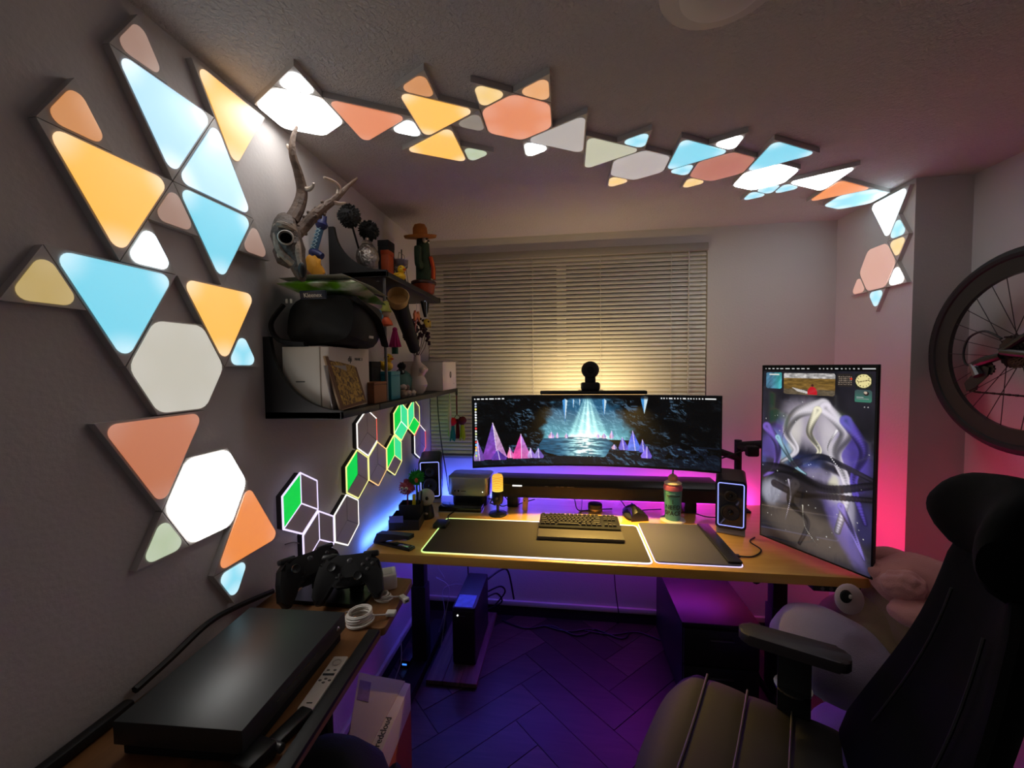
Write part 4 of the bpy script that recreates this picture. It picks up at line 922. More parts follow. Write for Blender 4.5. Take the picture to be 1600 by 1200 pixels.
# --- lower shelf, near end
wbx = thing('white_box', 'plain white carton at the near end of the lower shelf, partly behind the bracket', 'box', (-.811, 1.17, LT))
B().box(-.062, .062, 0, .27, 0, .198, .002).build('carton', MATS['white_card'], wbx); B().box(-.018, .012, -.0008, 0, .088, .092).build('print', mat('grey_print', (90, 88, 86), .7), wbx, 0)
djb = thing('drone_box', 'slim white carton printed dji beside the plain white carton', 'box', (-.730, 1.168, LT))
B().box(-.014, .014, 0, .255, 0, .196, .002).build('carton', mat('white_card2', (206, 192, 182), .7, var=.05), djb)
YZ = basis((.0146, .14, .160), (0, 1, 0), (0, 0, 1), (1, 0, 0))
letters('lettering', 'dji', .026, mat('ink', (22, 24, 26), .6), djb, M=YZ @ T(-.02, 0, 0)); letters('lettering', 'MAVIC 3', .014, mat('grey_print', (90, 88, 86), .7), djb, M=YZ @ T(.038, 0, 0))
# leaning picture with a binder clip
b0, b1 = L3(-.676, 531, 642), L3(-.676, 579, 631)
t0 = L3(-.712, 512, 567)
pw_, phh = .182, .172
tiltp = basis((-.676, 1.158, LT+.002), (0, 1, 0), Vector((-.22, -.10, 1)).normalized(), Vector((1, .0, .22)).normalized())
pic = thing('leaning_picture', 'unframed brown and gold floral picture leaning at the edge of the lower shelf', 'picture', M=tiltp)
B().box(0, pw_, 0, phh, -.006, 0, .0008).build('board', mat('pic_edge', (170, 140, 110), .7), pic)
gm = mat('gold_floral', (120, 78, 30), .6)
nt = gm.node_tree; vv = nt.nodes.new('ShaderNodeTexVoronoi'); vv.inputs['Scale'].default_value = 55; nn = nt.nodes.new('ShaderNodeTexNoise'); nn.inputs['Scale'].default_value = 75; nn.inputs['Detail'].default_value = 5; nn.inputs['Distortion'].default_value = 1.0
rr_ = nt.nodes.new('ShaderNodeValToRGB'); rr_.color_ramp.elements[0].color = rgb(70, 40, 20); rr_.color_ramp.elements[1].color = rgb(190, 150, 60); rr_.color_ramp.elements[0].position = .35; rr_.color_ramp.elements[1].position = .62
tc = nt.nodes.new('ShaderNodeTexCoord'); nt.links.new(tc.outputs['Object'], nn.inputs['Vector']); nt.links.new(nn.outputs['Fac'], rr_.inputs[0]); nt.links.new(rr_.outputs[0], nt.nodes['Principled BSDF'].inputs['Base Color'])
B().box(.003, pw_-.003, .003, phh-.003, 0, .0008).build('brown_border', mat('pic_brown', (96, 58, 34), .6, var=.2, vscale=40), pic, 0)
B().box(.02, pw_-.016, .012, phh-.02, .0008, .0014).build('floral_print', gm, pic, 0)
cp = B().box(pw_*.36, pw_*.36+.024, phh-.012, phh+.004, -.009, .004, .002).build('binder_clip', MATS['black'], pic)
for dx in (.004, .018): B().tube([(pw_*.36+dx, phh+.002, -.003), (pw_*.36+dx-.004, phh+.022, .0), (pw_*.36+dx+.004, phh+.03, .0), (pw_*.36+dx+.005, phh+.004, -.002)], .0011, 6).build('clip_handle', MATS['chrome'], cp)
# second thin board behind the picture
bk = tag(B().box(0, .12, 0, .14, -.004, 0, .001, M=basis((-.6975, 1.152, LT+.001), (0, 1, 0), Vector((-.10, -.12, 1)).normalized(), Vector((1, 0, .1)).normalized())).build('grey_folder', mat('grey_folder', (150, 142, 138), .6)), 'pale grey folder standing behind the leaning picture', 'folder')
def simple_box(name, label, cat, x0, x1, y0, y1, z0, h, m, bev=.002, lid=None):
    t = thing(name, label, cat, ((x0+x1)/2, (y0+y1)/2, z0)); hx, hy = (x1-x0)/2, (y1-y0)/2
    B().box(-hx, hx, -hy, hy, 0, h*.86, bev).build('body', m, t); B().box(-hx-.001, hx+.001, -hy-.001, hy+.001, h*.86, h, bev).build('lid', lid or m, t)
    return t
simple_box('cardboard_box', 'small brown cardboard box between the picture and the turquoise box', 'box', -.775, -.690, 1.405, 1.51, LT, .078, MATS['kraft'])
simple_box('black_box', 'tall black box behind the small cardboard box', 'box', -.86, -.745, 1.50, 1.58, LT, .155, MATS['matte_black'])
simple_box('turquoise_box', 'bright turquoise box on the lower shelf beside the black one', 'box', -.765, -.70, 1.575, 1.665, LT, .115, mat('turq', (24, 128, 146), .55, var=.08))
pv = tag(B().lathe([(.018, 0), (.02, .004), (.022, .10), (.0195, .10), (.017, .006), (.002, .006)], 20, c=(-.84, 1.535, LT+.155)).build('pencil_beaker', mat('beaker', (70, 58, 58), .4)), 'small dark beaker standing on the tall black box', 'cup')
# backpack on the cartons
bpk = thing('backpack', 'black fabric backpack lying on the white cartons', 'bag', (-.765, 1.305, LT+.198))
fab = mat('bag_fabric', (20, 20, 22), .75, bump=.2, bscale=300)
rg = []
for k in range(11):
    t = k/10; y = -.125+t*.25; e = (1-(2*t-1)**4)**.25*.98+.02
    rg.append([((.125*math.copysign(abs(math.cos(a))**.55, math.cos(a)))*e, y+.012*math.sin(3*a)*e, .085+.085*math.copysign(abs(math.sin(a))**.6, math.sin(a))*e*(1+.10*math.sin(2*a+t*4))) for a in [2*PI*i/20 for i in range(20)]])
B().loft(rg).build('body', fab, bpk)
B().tube(spline([(-.10, -.13, .13), (-.13, -.15, .07), (-.11, -.14, .02), (-.03, -.13, .005)]), .018, 8, flat=.4).build('strap', fab, bpk)
B().tube(spline([(.115, -.10, .15), (.135, .0, .10), (.13, .06, .04), (.12, .10, .01)]), .014, 8, flat=.4).build('strap', fab, bpk)
B().tube(spline([(-.06, -.05, .165), (-.06, -.01, .19), (-.06, .04, .165)]), .007, 8).build('handle', fab, bpk)
B().box(.118, .1215, -.02, .012, .03, .075, .002).build('care_label', mat('label_grey', (190, 186, 182), .7), bpk)
B().box(-.095, -.088, -.128, -.124, .135, .148).box(-.08, -.073, -.128, -.124, .135, .148).build('logo_mark', MATS['white_plastic'], bpk, 0)
# tissue packs on the backpack
TZ = LT+.198+.172
def softpack(t, hx, hy, z0, h, m, name, warp=.006, seed=1, rot=0.):
    b = B(); n = 8; top = []; bot = []
    for i in range(n+1):
        for j in range(n+1):
            u, v = i/n*2-1, j/n*2-1; e = (1-u**6)*(1-v**6); nz = noise.noise(Vector((u*1.7+seed, v*1.7, seed)))*warp
            top.append((u*hx, v*hy, z0+h*.5+h*.5*e+nz-.04*max(0, u*.5+v*.4)**2)); bot.append((u*hx, v*hy, z0+h*.5-h*.5*e+nz*.6-.04*max(0, u*.5+v*.4)**2))
    N = (n+1)**2; Fc = []
    for i in range(n):
        for j in range(n):
            a = i*(n+1)+j; Fc += [(a, a+n+1, a+n+2, a+1), (N+a, N+a+1, N+a+n+2, N+a+n+1)]
    for i in range(n):
        for a, c in ((i, i+1), (n*(n+1)+i+1, n*(n+1)+i)): Fc.append((a, c, N+c, N+a))
        for a, c in (((i+1)*(n+1), i*(n+1)), (i*(n+1)+n, (i+1)*(n+1)+n)): Fc.append((a, c, N+c, N+a))
    b.add(top+bot, Fc, Matrix.Rotation(rot, 4, 'Z')); return b.build(name, m, t, 60)
tis = thing('tissue_pack', 'green and white soft pack of tissues on top of the backpack', 'tissues', (-.765, 1.30, TZ))
gmt = mat('tissue_green', (126, 176, 40), .3)
nt = gmt.node_tree; nn = nt.nodes.new('ShaderNodeTexNoise'); nn.inputs['Scale'].default_value = 14; nn.inputs['Detail'].default_value = 3; rr_ = nt.nodes.new('ShaderNodeValToRGB')
rr_.color_ramp.elements[0].color = rgb(100, 160, 24); rr_.color_ramp.elements[1].color = rgb(214, 222, 196); rr_.color_ramp.elements[0].position = .46; rr_.color_ramp.elements[1].position = .62
tc = nt.nodes.new('ShaderNodeTexCoord'); nt.links.new(tc.outputs['Object'], nn.inputs['Vector']); nt.links.new(nn.outputs['Fac'], rr_.inputs[0]); nt.links.new(rr_.outputs[0], nt.nodes['Principled BSDF'].inputs['Base Color'])
softpack(tis, .125, .13, 0, .040, gmt, 'pack', rot=.1)
B().box(-.04, .046, -.134, -.126, .004, .030, .003, M=T(rx=.25)).build('label_patch', mat('label_navy', (14, 22, 52), .4), tis)
letters('lettering', 'Kleenex', .018, MATS['white_plastic'], tis, M=T(rx=.25) @ basis((.003, -.1345, .016), (1, 0, 0), (0, 0, 1), (0, -1, 0)))
env = thing('padded_envelope', 'flat grey-white plastic envelope on top of the tissue pack', 'envelope', (-.765, 1.31, TZ+.036))
softpack(env, .115, .13, .002, .014, mat('env_grey', (168, 164, 160), .4, var=.1), 'pouch', .008, 5, -.12)

# --- lower shelf, far half
vp = L3(-.73, 654, 612)
vs = thing('bust_vase', 'cream ceramic vase shaped like a torso, with dried flowers', 'vase', (-.735, vp.y, LT))
cer = mat('ceramic', (206, 188, 174), .5, var=.04)
rg = []
for z, rx, ry, ox in ((0, .026, .030, 0), (.012, .036, .038, 0), (.045, .046, .045, .004), (.07, .040, .036, .003), (.088, .034, .030, 0), (.105, .038, .034, .006), (.122, .044, .034, .010), (.136, .036, .03, .006), (.152, .022, .022, .0), (.165, .0165, .0165, 0), (.186, .015, .015, 0), (.19, .0155, .0155, 0)):
    rg.append([(ox+rx*math.cos(a), ry*math.sin(a), z) for a in [2*PI*i/24 for i in range(24)]])
B().loft(rg).build('torso', cer, vs)
for s_ in (-1, 1): B().ball((.036, s_*.016-.008, .118), (.017, .017, .016), 14, 10).build('breast', cer, vs)
dfm = mat('dried_flower', (62, 36, 44), .85, var=.3, vscale=60); rs_ = random.Random(5)
for k in range(13):
    a = rs_.uniform(0, 2*PI); sp_ = rs_.uniform(.02, .085); hh = rs_.uniform(.26, .36)
    e = Vector((math.cos(a)*sp_*.7, math.sin(a)*sp_*1.2+.0, hh)); st = B().tube(spline([(0, 0, .17), tuple(e*.7+Vector((0, 0, .03))), tuple(e)]), .0016, 5).build('stem', dfm, vs)
    fb_ = B()
    for q in range(7): fb_.ball((e.x+rs_.uniform(-.012, .012), e.y+rs_.uniform(-.012, .012), e.z-.03+q*.009), (.009, .009, .007), 6, 5)
    fb_.build('flower_head', dfm, st, 60)
te = L3(-.80, 628, 590)
egg = thing('teal_egg_pot', 'teal egg-shaped ornament behind the turquoise box', 'ornament', (-.80, te.y, LT))
B().lathe([(.022, 0), (.04, .012), (.052, .045), (.05, .075), (.038, .10), (.022, .114), (.004, .118)], 26).build('egg', mat('teal_egg', (84, 128, 118), .45), egg)
B().ball((.006, -.028, .108), (.022, .016, .016), 14, 10).build('black_face', MATS['black'], egg); B().ball((.002, -.04, .110), (.007, .004, .007), 10, 8).build('eye', MATS['white_plastic'], egg); B().ball((.02, -.036, .110), (.007, .004, .007), 10, 8).build('eye', MATS['white_plastic'], egg)
B().ball((.0, -.0, .135), (.02, .016, .02), 12, 8, nz=.3).build('topknot', MATS['black'], egg)
def duck(label, loc, rz, s=1.):
    t = thing('rubber_duck', label, 'toy', loc, rz, 'yellow toy ducks'); ym = mat('duck_yel', (232, 186, 22), .45); 
    B().ball((0, 0, .022*s), (.028*s, .024*s, .022*s), 18, 12).build('body', ym, t); B().ball((.012*s, 0, .054*s), .018*s, 16, 10).build('head', ym, t)
    B().tube([(-.02*s, 0, .028*s), (-.034*s, 0, .042*s)], [.012*s, .003*s], 10).build('tail', ym, t)
    B().ball((.031*s, 0, .051*s), (.009*s, .008*s, .004*s), 12, 8).build('beak', mat('duck_or', (226, 90, 24), .5), t)
    for s_ in (-1, 1): B().ball((.022*s, s_*.012*s, .060*s), .0032*s, 8, 6).build('eye', MATS['black'], t)
    for s_ in (-1, 1): B().ball((-.004*s, s_*.022*s, .026*s), (.018*s, .006*s, .011*s), 12, 8).build('wing', ym, t)
    return t
duck('yellow toy duck on the turquoise box of the lower shelf', (-.735, 1.61, LT+.115), math.radians(-20), 1.0)
# shells and stones heap: each one a thing
rs_ = random.Random(12); stm = [mat('shell%d' % i, c, .7, var=.2, vscale=50) for i, c in enumerate(((150, 126, 108), (172, 152, 138), (116, 92, 82), (188, 170, 160)))]
for k, (dx, dy, r, z) in enumerate(((0, 0, .020, 0), (.0, .055, .018, 0), (-.038, .02, .021, 0), (.006, .10, .017, 0), (-.03, .08, .019, 0), (-.012, .035, .016, .030), (-.012, .075, .015, .028))):
    t = tag(B().ball((-.705+dx, 1.70+dy, LT+z+r*.8), (r, r*1.15, r*.85), 10, 7, nz=.5, ns=2.5).build('shell_stone', stm[k % 4], None, 60), ['tan shell at the picture side of the heap by the torso vase', 'pale beige shell in the heap by the torso vase', 'dark brown stone at the bottom of the heap by the torso vase', 'whitish shell right against the torso vase', 'tan shell at the wall side of the heap by the torso vase', 'pale beige shell lying on top of the heap', 'dark brown stone lying on top of the heap'][k], 'stone', 'shells and stones by the vase')
wb2 = thing('white_carton', 'white carton with an open lid flap at the window end of the lower shelf', 'box', (-.785, 2.315, LT))
B().box(-.115, .115, -.14, .13, 0, .158, .002).build('carton', MATS['white_card'], wb2)
B().box(-.12, .118, -.135, .165, .159, .163, .001, M=T(rx=math.radians(0))).build('lid_flap', mat('flap_grey', (190, 180, 170), .7), wb2)
B().tube([(.1165, .005+.012*math.cos(a), .085+.017*math.sin(a)) for a in [2*PI*i/16 for i in range(17)]], .0022, 6).build('ring_logo', mat('grey_print', (90, 88, 86), .7), wb2)
B().box(.115, .1158, .07, .08, .03, .033).build('print', mat('grey_print', (90, 88, 86), .7), wb2, 0)
# tassel ornament hanging from the corner of the lower shelf
hx, hy = XL+SD-.004, 2.452
ts = thing('tassel_ornament', 'dark red cord with pompoms and teal, red and lime tassels hanging from the shelf corner', 'ornament', (hx, hy, LZ))
B().tube([(0, 0, .004), (0, 0, -.14)], .0045, 8).build('cord', mat('cord_red', (88, 20, 24), .8), ts)
B().tube([(0, 0, .02), (0, 0, -.02)], .007, 8).build('loop', MATS['black'], ts)
for dx, zz, c, tl_, nm in ((-.028, -.185, (200, 20, 22), (24, 120, 120), 'a'), (.034, -.178, (84, 10, 18), (160, 180, 20), 'b')):
    B().tube([(0, 0, -.14), (dx, 0, zz+.01)], .0018, 6).build('string', mat('cord_red', (88, 20, 24), .8), ts)
    B().ball((dx, -.004, zz), .026, 16, 10, nz=.14, ns=5).build('pompom', mat('pom'+nm, c, .9), ts)
    tb_ = B()
    for q in range(9): a = q*.7; tb_.tube([(dx+.006*math.cos(a), .006*math.sin(a), zz-.02), (dx+.016*math.cos(a), .013*math.sin(a), zz-.105-.008*(q % 3))], [.004, .0045], 6)
    tb_.build('tassel', mat('tas'+nm, tl_, .9), ts)
tb_ = B()
for q in range(6): a = q*1.05; tb_.tube([(.004*math.cos(a), .012, -.17), (.010*math.cos(a), .012+.01*math.sin(a), -.29)], .004, 6)
tb_.build('tassel', mat('tasr', (120, 18, 26), .9), ts)
lc = thing('lace_pennant', 'pale lace pennant hanging beside the red tassel cord', 'ornament', (hx-.03, hy-.05, LZ))
B().prism([(-.006, 0), (.006, 0), (.038, -.16), (.02, -.23), (-.03, -.27), (-.042, -.17)], -.0008, .0008, M=basis((0, 0, 0), (0, 1, 0), (0, 0, 1), (1, 0, 0))).build('lace', mat('lace', (190, 190, 160), .8, alpha=.8), lc, 0)
B().tube([(0, 0, .0), (0, -.016, -.12), (0, -.035, -.26)], .003, 6).build('ribbon', mat('lime_ribbon', (120, 190, 60), .7), lc)
# hanging lamp cord in front of the blind
cable('hanging_cable', 'thin black cable hanging from the lower shelf behind the speaker', [P(0, -.70, 683, 618), P(0, -.70, 685, 650), P(0, -.70, 690, 695), (-.70, 2.30, .95), (-.72, 2.41, .80)], .003)

# --- charms and horn under the upper shelf
cp_ = L3(-.70, 622, 470); ce_ = L3(-.715, 648, 546)
hn = thing('horn_tube', 'black tapering tube with a beige open cup, hung under the upper shelf', 'ornament', cp_)
ax = (ce_-cp_).normalized()
B().tube([ax*.02, ax*.05, ce_-cp_], [.040, .034, .026], 20).build('tube', MATS['matte_black'], hn)
ax2 = (Vector((.35, -.75, .45))).normalized(); 
def ringpts(c, n, r, seg=24):
    u_ = n.orthogonal().normalized(); v_ = n.cross(u_); return [c+u_*r*math.cos(2*PI*k/seg)+v_*r*math.sin(2*PI*k/seg) for k in range(seg)]
B().loft([ringpts(ax*.025, -ax, .034), ringpts(ax2*.0, (ax2-ax).normalized(), .042), ringpts(ax2*.035, ax2, .045), ringpts(ax2*.037, ax2, .042), ringpts(ax2*.0, (ax2-ax).normalized(), .036), ringpts(ax*.01, -ax, .01)]).build('cup', mat('cork', (186, 152, 96), .7, var=.15, vscale=60), hn)
B().tube([ax*.045+Vector((-.02, .03, 0)), Vector((-.03, .05, UZ-cp_.z+.004))], .004, 6).build('strap', MATS['black'], hn)
def charm(name, label, u, v, X, build):
    p = L3(X, u, v); t = thing(name, label, 'charm', p, 0, 'charms on the rod')
    build(t); return p
def flower(col, r=.016):
    def f(t):
        m = mat('fl_%d_%d' % col[:2], col, .5); 
        for k in range(6): a = k*PI/3; B().ball((.3*r*math.cos(a), r*math.cos(a)*1.1, r*math.sin(a)*1.1), (r*.4, r*.62, r*.62), 10, 6).build('petal', m, t)
        B().ball((.006, 0, 0), r*.4, 10, 6).build('centre', m, t)
        B().tube([(0, 0, 0), (0, .02, .03)], .0012, 5).build('link', MATS['chrome'], t)
    return f
charm('flower_charm', 'light blue flower charm on the rod between the shelves', 591, 494, -.695, flower((70, 140, 170)))
charm('flower_charm', 'dark brown flower charm under the blue one', 589, 509, -.69, flower((66, 36, 34)))
def capdoll(t):
    B().ball((0, 0, 0), .017, 14, 10).build('face', mat('face_pale', (206, 170, 140), .6), t)
    B().lathe([(.021, .006), (.021, .012), (.014, .022), (.012, .044), (.004, .048)], 16).build('cap', mat('cap_lime', (150, 150, 60), .7), t)
    B().lathe([(.004, -.048), (.026, -.044), (.022, -.03), (.010, -.014)], 16).build('skirt', mat('skirt_or', (214, 84, 30), .6), t)
charm('cap_charm', 'little ball charm with lime cap and orange skirt on the rod', 603, 490, -.688, capdoll)
def tassel(col):
    def f(t):
        m = mat('tsl_%d_%d' % col[:2], col, .9); B().ball((0, 0, 0), .010, 10, 8).build('knot', m, t); b = B()
        for q in range(10): a = q*.63; b.tube([(.004*math.cos(a), .004*math.sin(a), 0), (.02*math.cos(a), .02*math.sin(a), -.07)], [.004, .006], 5)
        b.build('strands', m, t)
    return f
charm('tassel_charm', 'magenta tassel charm hanging on the rod', 617, 515, -.685, tassel((160, 24, 96)))
def greencyl(t):
    B().cyl((0, 0, -.05), (0, 0, .0), .013, seg=16).build('bead', mat('bead_green', (20, 90, 60), .5), t); B().tube([(0, 0, 0), (0, 0, .05)], .001, 5).build('link', MATS['chrome'], t)
charm('bead_charm', 'dark green cylinder bead charm under the magenta tassel', 617, 534, -.70, greencyl)
def bow(t):
    m = mat('bow_or', (206, 120, 70), .7)
    for s_ in (-1, 1): B().prism([(0, -.006), (s_*.03, -.028), (s_*.036, .004), (s_*.02, .022), (0, .006)][::s_], -.004, .004, M=basis((0, 0, 0), (0, 1, 0), (0, 0, 1), (1, 0, 0))).build('wing', m, t, 0)
    B().tube([(0, 0, 0), (0, -.03, -.09)], .004, 6).build('ribbon', mat('ribbon_pink', (170, 110, 100), .7), t); B().tube([(0, 0, 0), (0, 0, .06)], .001, 5).build('link', MATS['chrome'], t)
charm('bow_charm', 'orange paper bow charm hanging under the upper shelf', 651, 493, -.70, bow)
def fishc(t):
    m = mat('fish_yel', (200, 170, 30), .5); B().ball((0, 0, 0), (.014, .032, .022), 16, 10).build('body', m, t); B().prism([(.026, 0), (.05, .018), (.05, -.018)], -.004, .004, M=basis((0, 0, 0), (0, 1, 0), (0, 0, 1), (1, 0, 0))).build('tail', m, t, 0)
    B().ball((.012, -.014, .006), .005, 8, 6).build('eye', MATS['black'], t); B().tube([(0, 0, .02), (0, 0, .11)], .001, 5).build('link', MATS['chrome'], t)
charm('fish_charm', 'yellow fish charm hanging under the end of the upper shelf', 667, 505, -.69, fishc)
def blackbow(t):
    B().prism([(-.05, .03), (.05, .035), (.035, -.01), (.0, -.045), (-.02, -.02)], -.006, .006, M=basis((0, 0, 0), (0, 1, 0), (0, 0, 1), (1, 0, 0))).build('cloth', MATS['matte_black'], t, 0); B().tube([(0, 0, .02), (0, 0, .06)], .001, 5).build('link', MATS['chrome'], t)
charm('black_cloth_charm', 'black cloth scrap hanging under the end of the upper shelf', 664, 482, -.72, blackbow)

# ================================================================== deer skull on the wall
bone = mat('bone', (84, 70, 62), .6, var=.7, vscale=40, bump=.9, bscale=70); ivory = mat('bone_rim', (196, 184, 170), .6)
sk_ = thing('deer_skull', 'weathered deer skull with antlers mounted on the wall', 'skull', (-.80, 1.12, 1.92))
def taper(n, a, b): return [a+(b-a)*(k/(n-1))**1.2 for k in range(n)]
def S3(u, v, X=-.80): return L3(X, u, v)-Vector((-.80, 1.12, 1.92))
top, mid, nose = S3(446, 345, -.845), S3(450, 385, -.80), S3(470, 432, -.742)
cen = [S3(444, 341, -.87), S3(447, 352, -.845), S3(449, 368, -.825), S3(454, 384, -.81), S3(460, 398, -.795), S3(466, 413, -.778), S3(470, 428, -.763), S3(473, 437, -.755)]
wid = [.022, .038, .046, .044, .033, .025, .019, .010]; rg = []
axd = (cen[-1]-cen[0]).normalized(); sdv = axd.cross(Vector((0, 1, 0))).normalized(); s2 = axd.cross(sdv)
for c, w in zip(cen, wid):
    rg.append([c+sdv*w*.85*math.cos(a)*(1+.16*math.sin(3*a)+.08*math.sin(5*a+c.z*90))+s2*w*math.sin(a) for a in [2*PI*i/18 for i in range(18)]])
B().loft(rg).build('cranium', bone, sk_)
for s_ in (-1, 1):
    ec = cen[3]-s2*0+Vector((.02, -.0, .005)); ec = cen[2]*.55+cen[3]*.45+s2*(-s_)*.050+sdv*.018*(-1)
    d_ = (s2*(-s_)).normalized()
    if s_ == 1: ec = L3(-.788, 447, 372)-Vector((-.80, 1.12, 1.92)); d_ = (Vector((.55, -1, .05))).normalized()
    else: ec = cen[3]+Vector((-.012, .042, .012)); d_ = Vector((-.2, 1, .1)).normalized()
    B().loft([ringpts(ec-d_*.01, d_, .017), ringpts(ec+d_*.006, d_, .0215), ringpts(ec+d_*.009, d_, .0185), ringpts(ec+d_*.0, d_, .015)]).build('eye_rim', ivory, sk_)
    B().ball(ec-d_*.003, .0155, 14, 10).build('eye_socket', mat('hollow', (4, 4, 4), 1., spec=0.), sk_)
B().tube(spline([S3(455, 352, -.80), S3(463, 375, -.785), S3(467, 400, -.765), S3(473, 432, -.748)]), taper(19, .012, .006), 8).build('nasal_ridge', mat('bone_pale', (150, 132, 116), .6, var=.5, vscale=50, bump=.6, bscale=90), sk_)
B().tube(spline([S3(432, 352, -.84), S3(434, 385, -.825), S3(446, 402, -.80), S3(462, 414, -.775)]), .010, 8).build('cheek_ridge', MATS['bone_pale'], sk_)
B().tube(spline([S3(434, 350, -.82), S3(446, 352, -.80), S3(462, 362, -.79)]), .009, 8).build('brow_ridge', MATS['bone_pale'], sk_)
jw = B().tube([S3(436, 392, -.86), S3(442, 405, -.84), S3(455, 415, -.82)], [.018, .02, .012], 10).build('cheek_bone', bone, sk_)
for k in range(5): p = S3(436+k*4.5, 398+k*3.6, -.835); B().ball(p, (.006, .006, .010), 8, 6).build('tooth', ivory, sk_)
nm_ = B().ball(S3(472, 422, -.742), (.012, .010, .022), 12, 8).build('nasal_hole', MATS['black'], sk_)
antm = mat('antler', (98, 78, 66), .65, var=.65, vscale=30, bump=.6, bscale=80); tipm = mat('antler_tip', (190, 172, 156), .5)
A1 = [S3(u, v, X) for u, v, X in ((455, 345, -.84), (466, 325, -.835), (472, 300, -.83), (466, 270, -.825), (457, 240, -.82), (458, 215, -.815), (464, 198, -.81))]
q = spline(A1, 5); an = B().tube(q, taper(len(q), .021, .004), 10).build('antler', antm, sk_)
q = spline([S3(470, 292, -.83), S3(481, 296, -.81), S3(488, 292, -.79), S3(490, 286, -.78)], 4); B().tube(q, taper(len(q), .009, .003), 8).build('tine', tipm, an)
q = spline([S3(458, 238, -.82), S3(451, 230, -.83), S3(449, 226, -.835)], 4); B().tube(q, taper(len(q), .008, .003), 8).build('tine', tipm, an)
A2 = [S3(u, v, X) for u, v, X in ((462, 366, -.825), (474, 355, -.815), (490, 338, -.79), (505, 325, -.77), (520, 314, -.75), (531, 304, -.735), (543, 292, -.72), (558, 279, -.705))]
q = spline(A2, 5); an = B().tube(q, taper(len(q), .020, .004), 10).build('antler', antm, sk_)
q = spline([S3(529, 307, -.738), S3(530, 295, -.735), S3(522, 284, -.735), S3(506, 277, -.74)], 4); B().tube(q, taper(len(q), .010, .003), 8).build('tine', tipm, an)
q = spline([S3(520, 315, -.748), S3(530, 318, -.735), S3(540, 317, -.725)], 4); B().tube(q, taper(len(q), .008, .003), 8).build('tine', tipm, an)
rs_ = random.Random(3); bb = B()
for k in range(36):
    t = rs_.random()*.45; i = int(t*(len(q))); pth = spline(A2, 5); p = pth[int(t*len(pth))]; d_ = Vector((rs_.uniform(-1, 1), rs_.uniform(-1, 1), rs_.uniform(-1, 1))).normalized(); bb.ball(p+d_*.017, .006, 6, 5)
bb.build('burr', antm, an, 60)
B().cyl(S3(444, 360, -.905), S3(446, 360, -.85), .02, seg=12).build('wall_mount', MATS['black'], sk_)

# ================================================================== things on and beside the upper shelf
sw0, sw1, sw2 = P(1, 1.40, 516, 444), P(1, 1.40, 489, 398), P(1, 1.40, 505, 342)
swd = thing('toy_sword', 'blue toy sword with laced grip leaning against the upper shelf bracket', 'toy', (sw1.x, sw1.y, sw1.z)); blu = mat('sword_blue', (34, 40, 92), .45)
B_ = sw1; d_ = (sw2-sw1).normalized()
B().tube([d_*.01, d_*.10], .012, 12).build('grip', mat('sword_grip', (60, 100, 130), .55), swd)
for k in range(6):
    for s_ in (-1, 1): B().tube([d_*(.02+k*.013)+Vector((-.010*s_, -.012, 0)), d_*(.033+k*.013)+Vector((.010*s_, -.012, 0))], .0016, 5).build('lacing', mat('lace_pale', (150, 180, 190), .6), swd)
B().tube([d_*.095, d_*.105, d_*.115, d_*.125, d_*.145], [.012, .020, .022, .014, .010], 14).build('pommel', blu, swd)
B().tube([Vector((-.035, 0, -.010)), Vector((-.01, 0, .004)), Vector((.012, 0, .004)), Vector((.036, 0, -.008))], [.012, .018, .018, .012], 12).build('crossguard', blu, swd)
B().tube([Vector((0, 0, 0)), P(1, 1.42, 514, 446)-B_], [.020, .010], 10, flat=.5).build('blade', blu, swd)
ycl = P(1, 1.36, 489, 424)
yb = thing('yellow_pouch', 'crumpled yellow pouch on top of the envelope below the skull', 'pouch', (ycl.x, 1.36, ycl.z-.052))
B().ball((0, 0, .048), (.034, .028, .056), 18, 12, nz=.35, ns=2.2).build('cloth', mat('pouch_yel', (196, 136, 20), .7, var=.25, vscale=30), yb); B().tube([(-.03, -.02, .02), (0, -.034, .045), (.026, -.026, .012)], .006, 6).build('strap', mat('pouch_brown', (96, 52, 16), .7), yb)
# silver urn with black pompom flowers
vq = L3(-.79, 548, 400)
ur = thing('silver_urn', 'ornate silver urn behind the curved bracket', 'urn', (-.80, 1.60, UT))
B().lathe([(.022, 0), (.03, .008), (.018, .02), (.036, .045), (.046, .075), (.042, .10), (.03, .12), (.02, .128), (.014, .132)], 28).build('bowl', mat('urn_silver', (170, 164, 158), .32, .95, var=.5, vscale=70, bump=.8, bscale=90), ur)
B().lathe([(.024, .128), (.02, .138), (.010, .146), (.008, .156), (.003, .16)], 20).build('lid_knob', MATS['silver'], ur)
for s_ in (-1, 1): B().tube(spline([(.0, s_*.04, .09), (.0, s_*.062, .085), (.0, s_*.055, .055), (.0, s_*.04, .05)]), .004, 6).build('handle', MATS['silver'], ur)
def puff(label, c, r, base):
    t = thing('pompom_flower', label, 'ornament', base, 0, 'black pompom flowers'); rr = random.Random(int(r*1e4)); c = Vector(c)-Vector(base); b = B().ball(c, r*.86, 16, 12)
    for k in range(240):
        a = rr.uniform(0, 2*PI); zz = rr.uniform(-1, 1); s_ = math.sqrt(1-zz*zz); d_ = Vector((s_*math.cos(a), s_*math.sin(a), zz)); n_ = d_.orthogonal().normalized(); q = c+d_*r*.8; w = r*.13
        b.add([q+n_*w, q-n_*w, q+d_.cross(n_)*w, c+d_*r*rr.uniform(1.0, 1.08)+n_*w*.6], [(0, 1, 3), (1, 2, 3), (2, 0, 3)])
    b.build('bloom', MATS['matte_black'], t, 0); B().tube([(0, 0, 0), c], .004, 6).build('stem', MATS['black'], t)
p1, p2 = L3(-.81, 546, 338), L3(-.80, 576, 361)
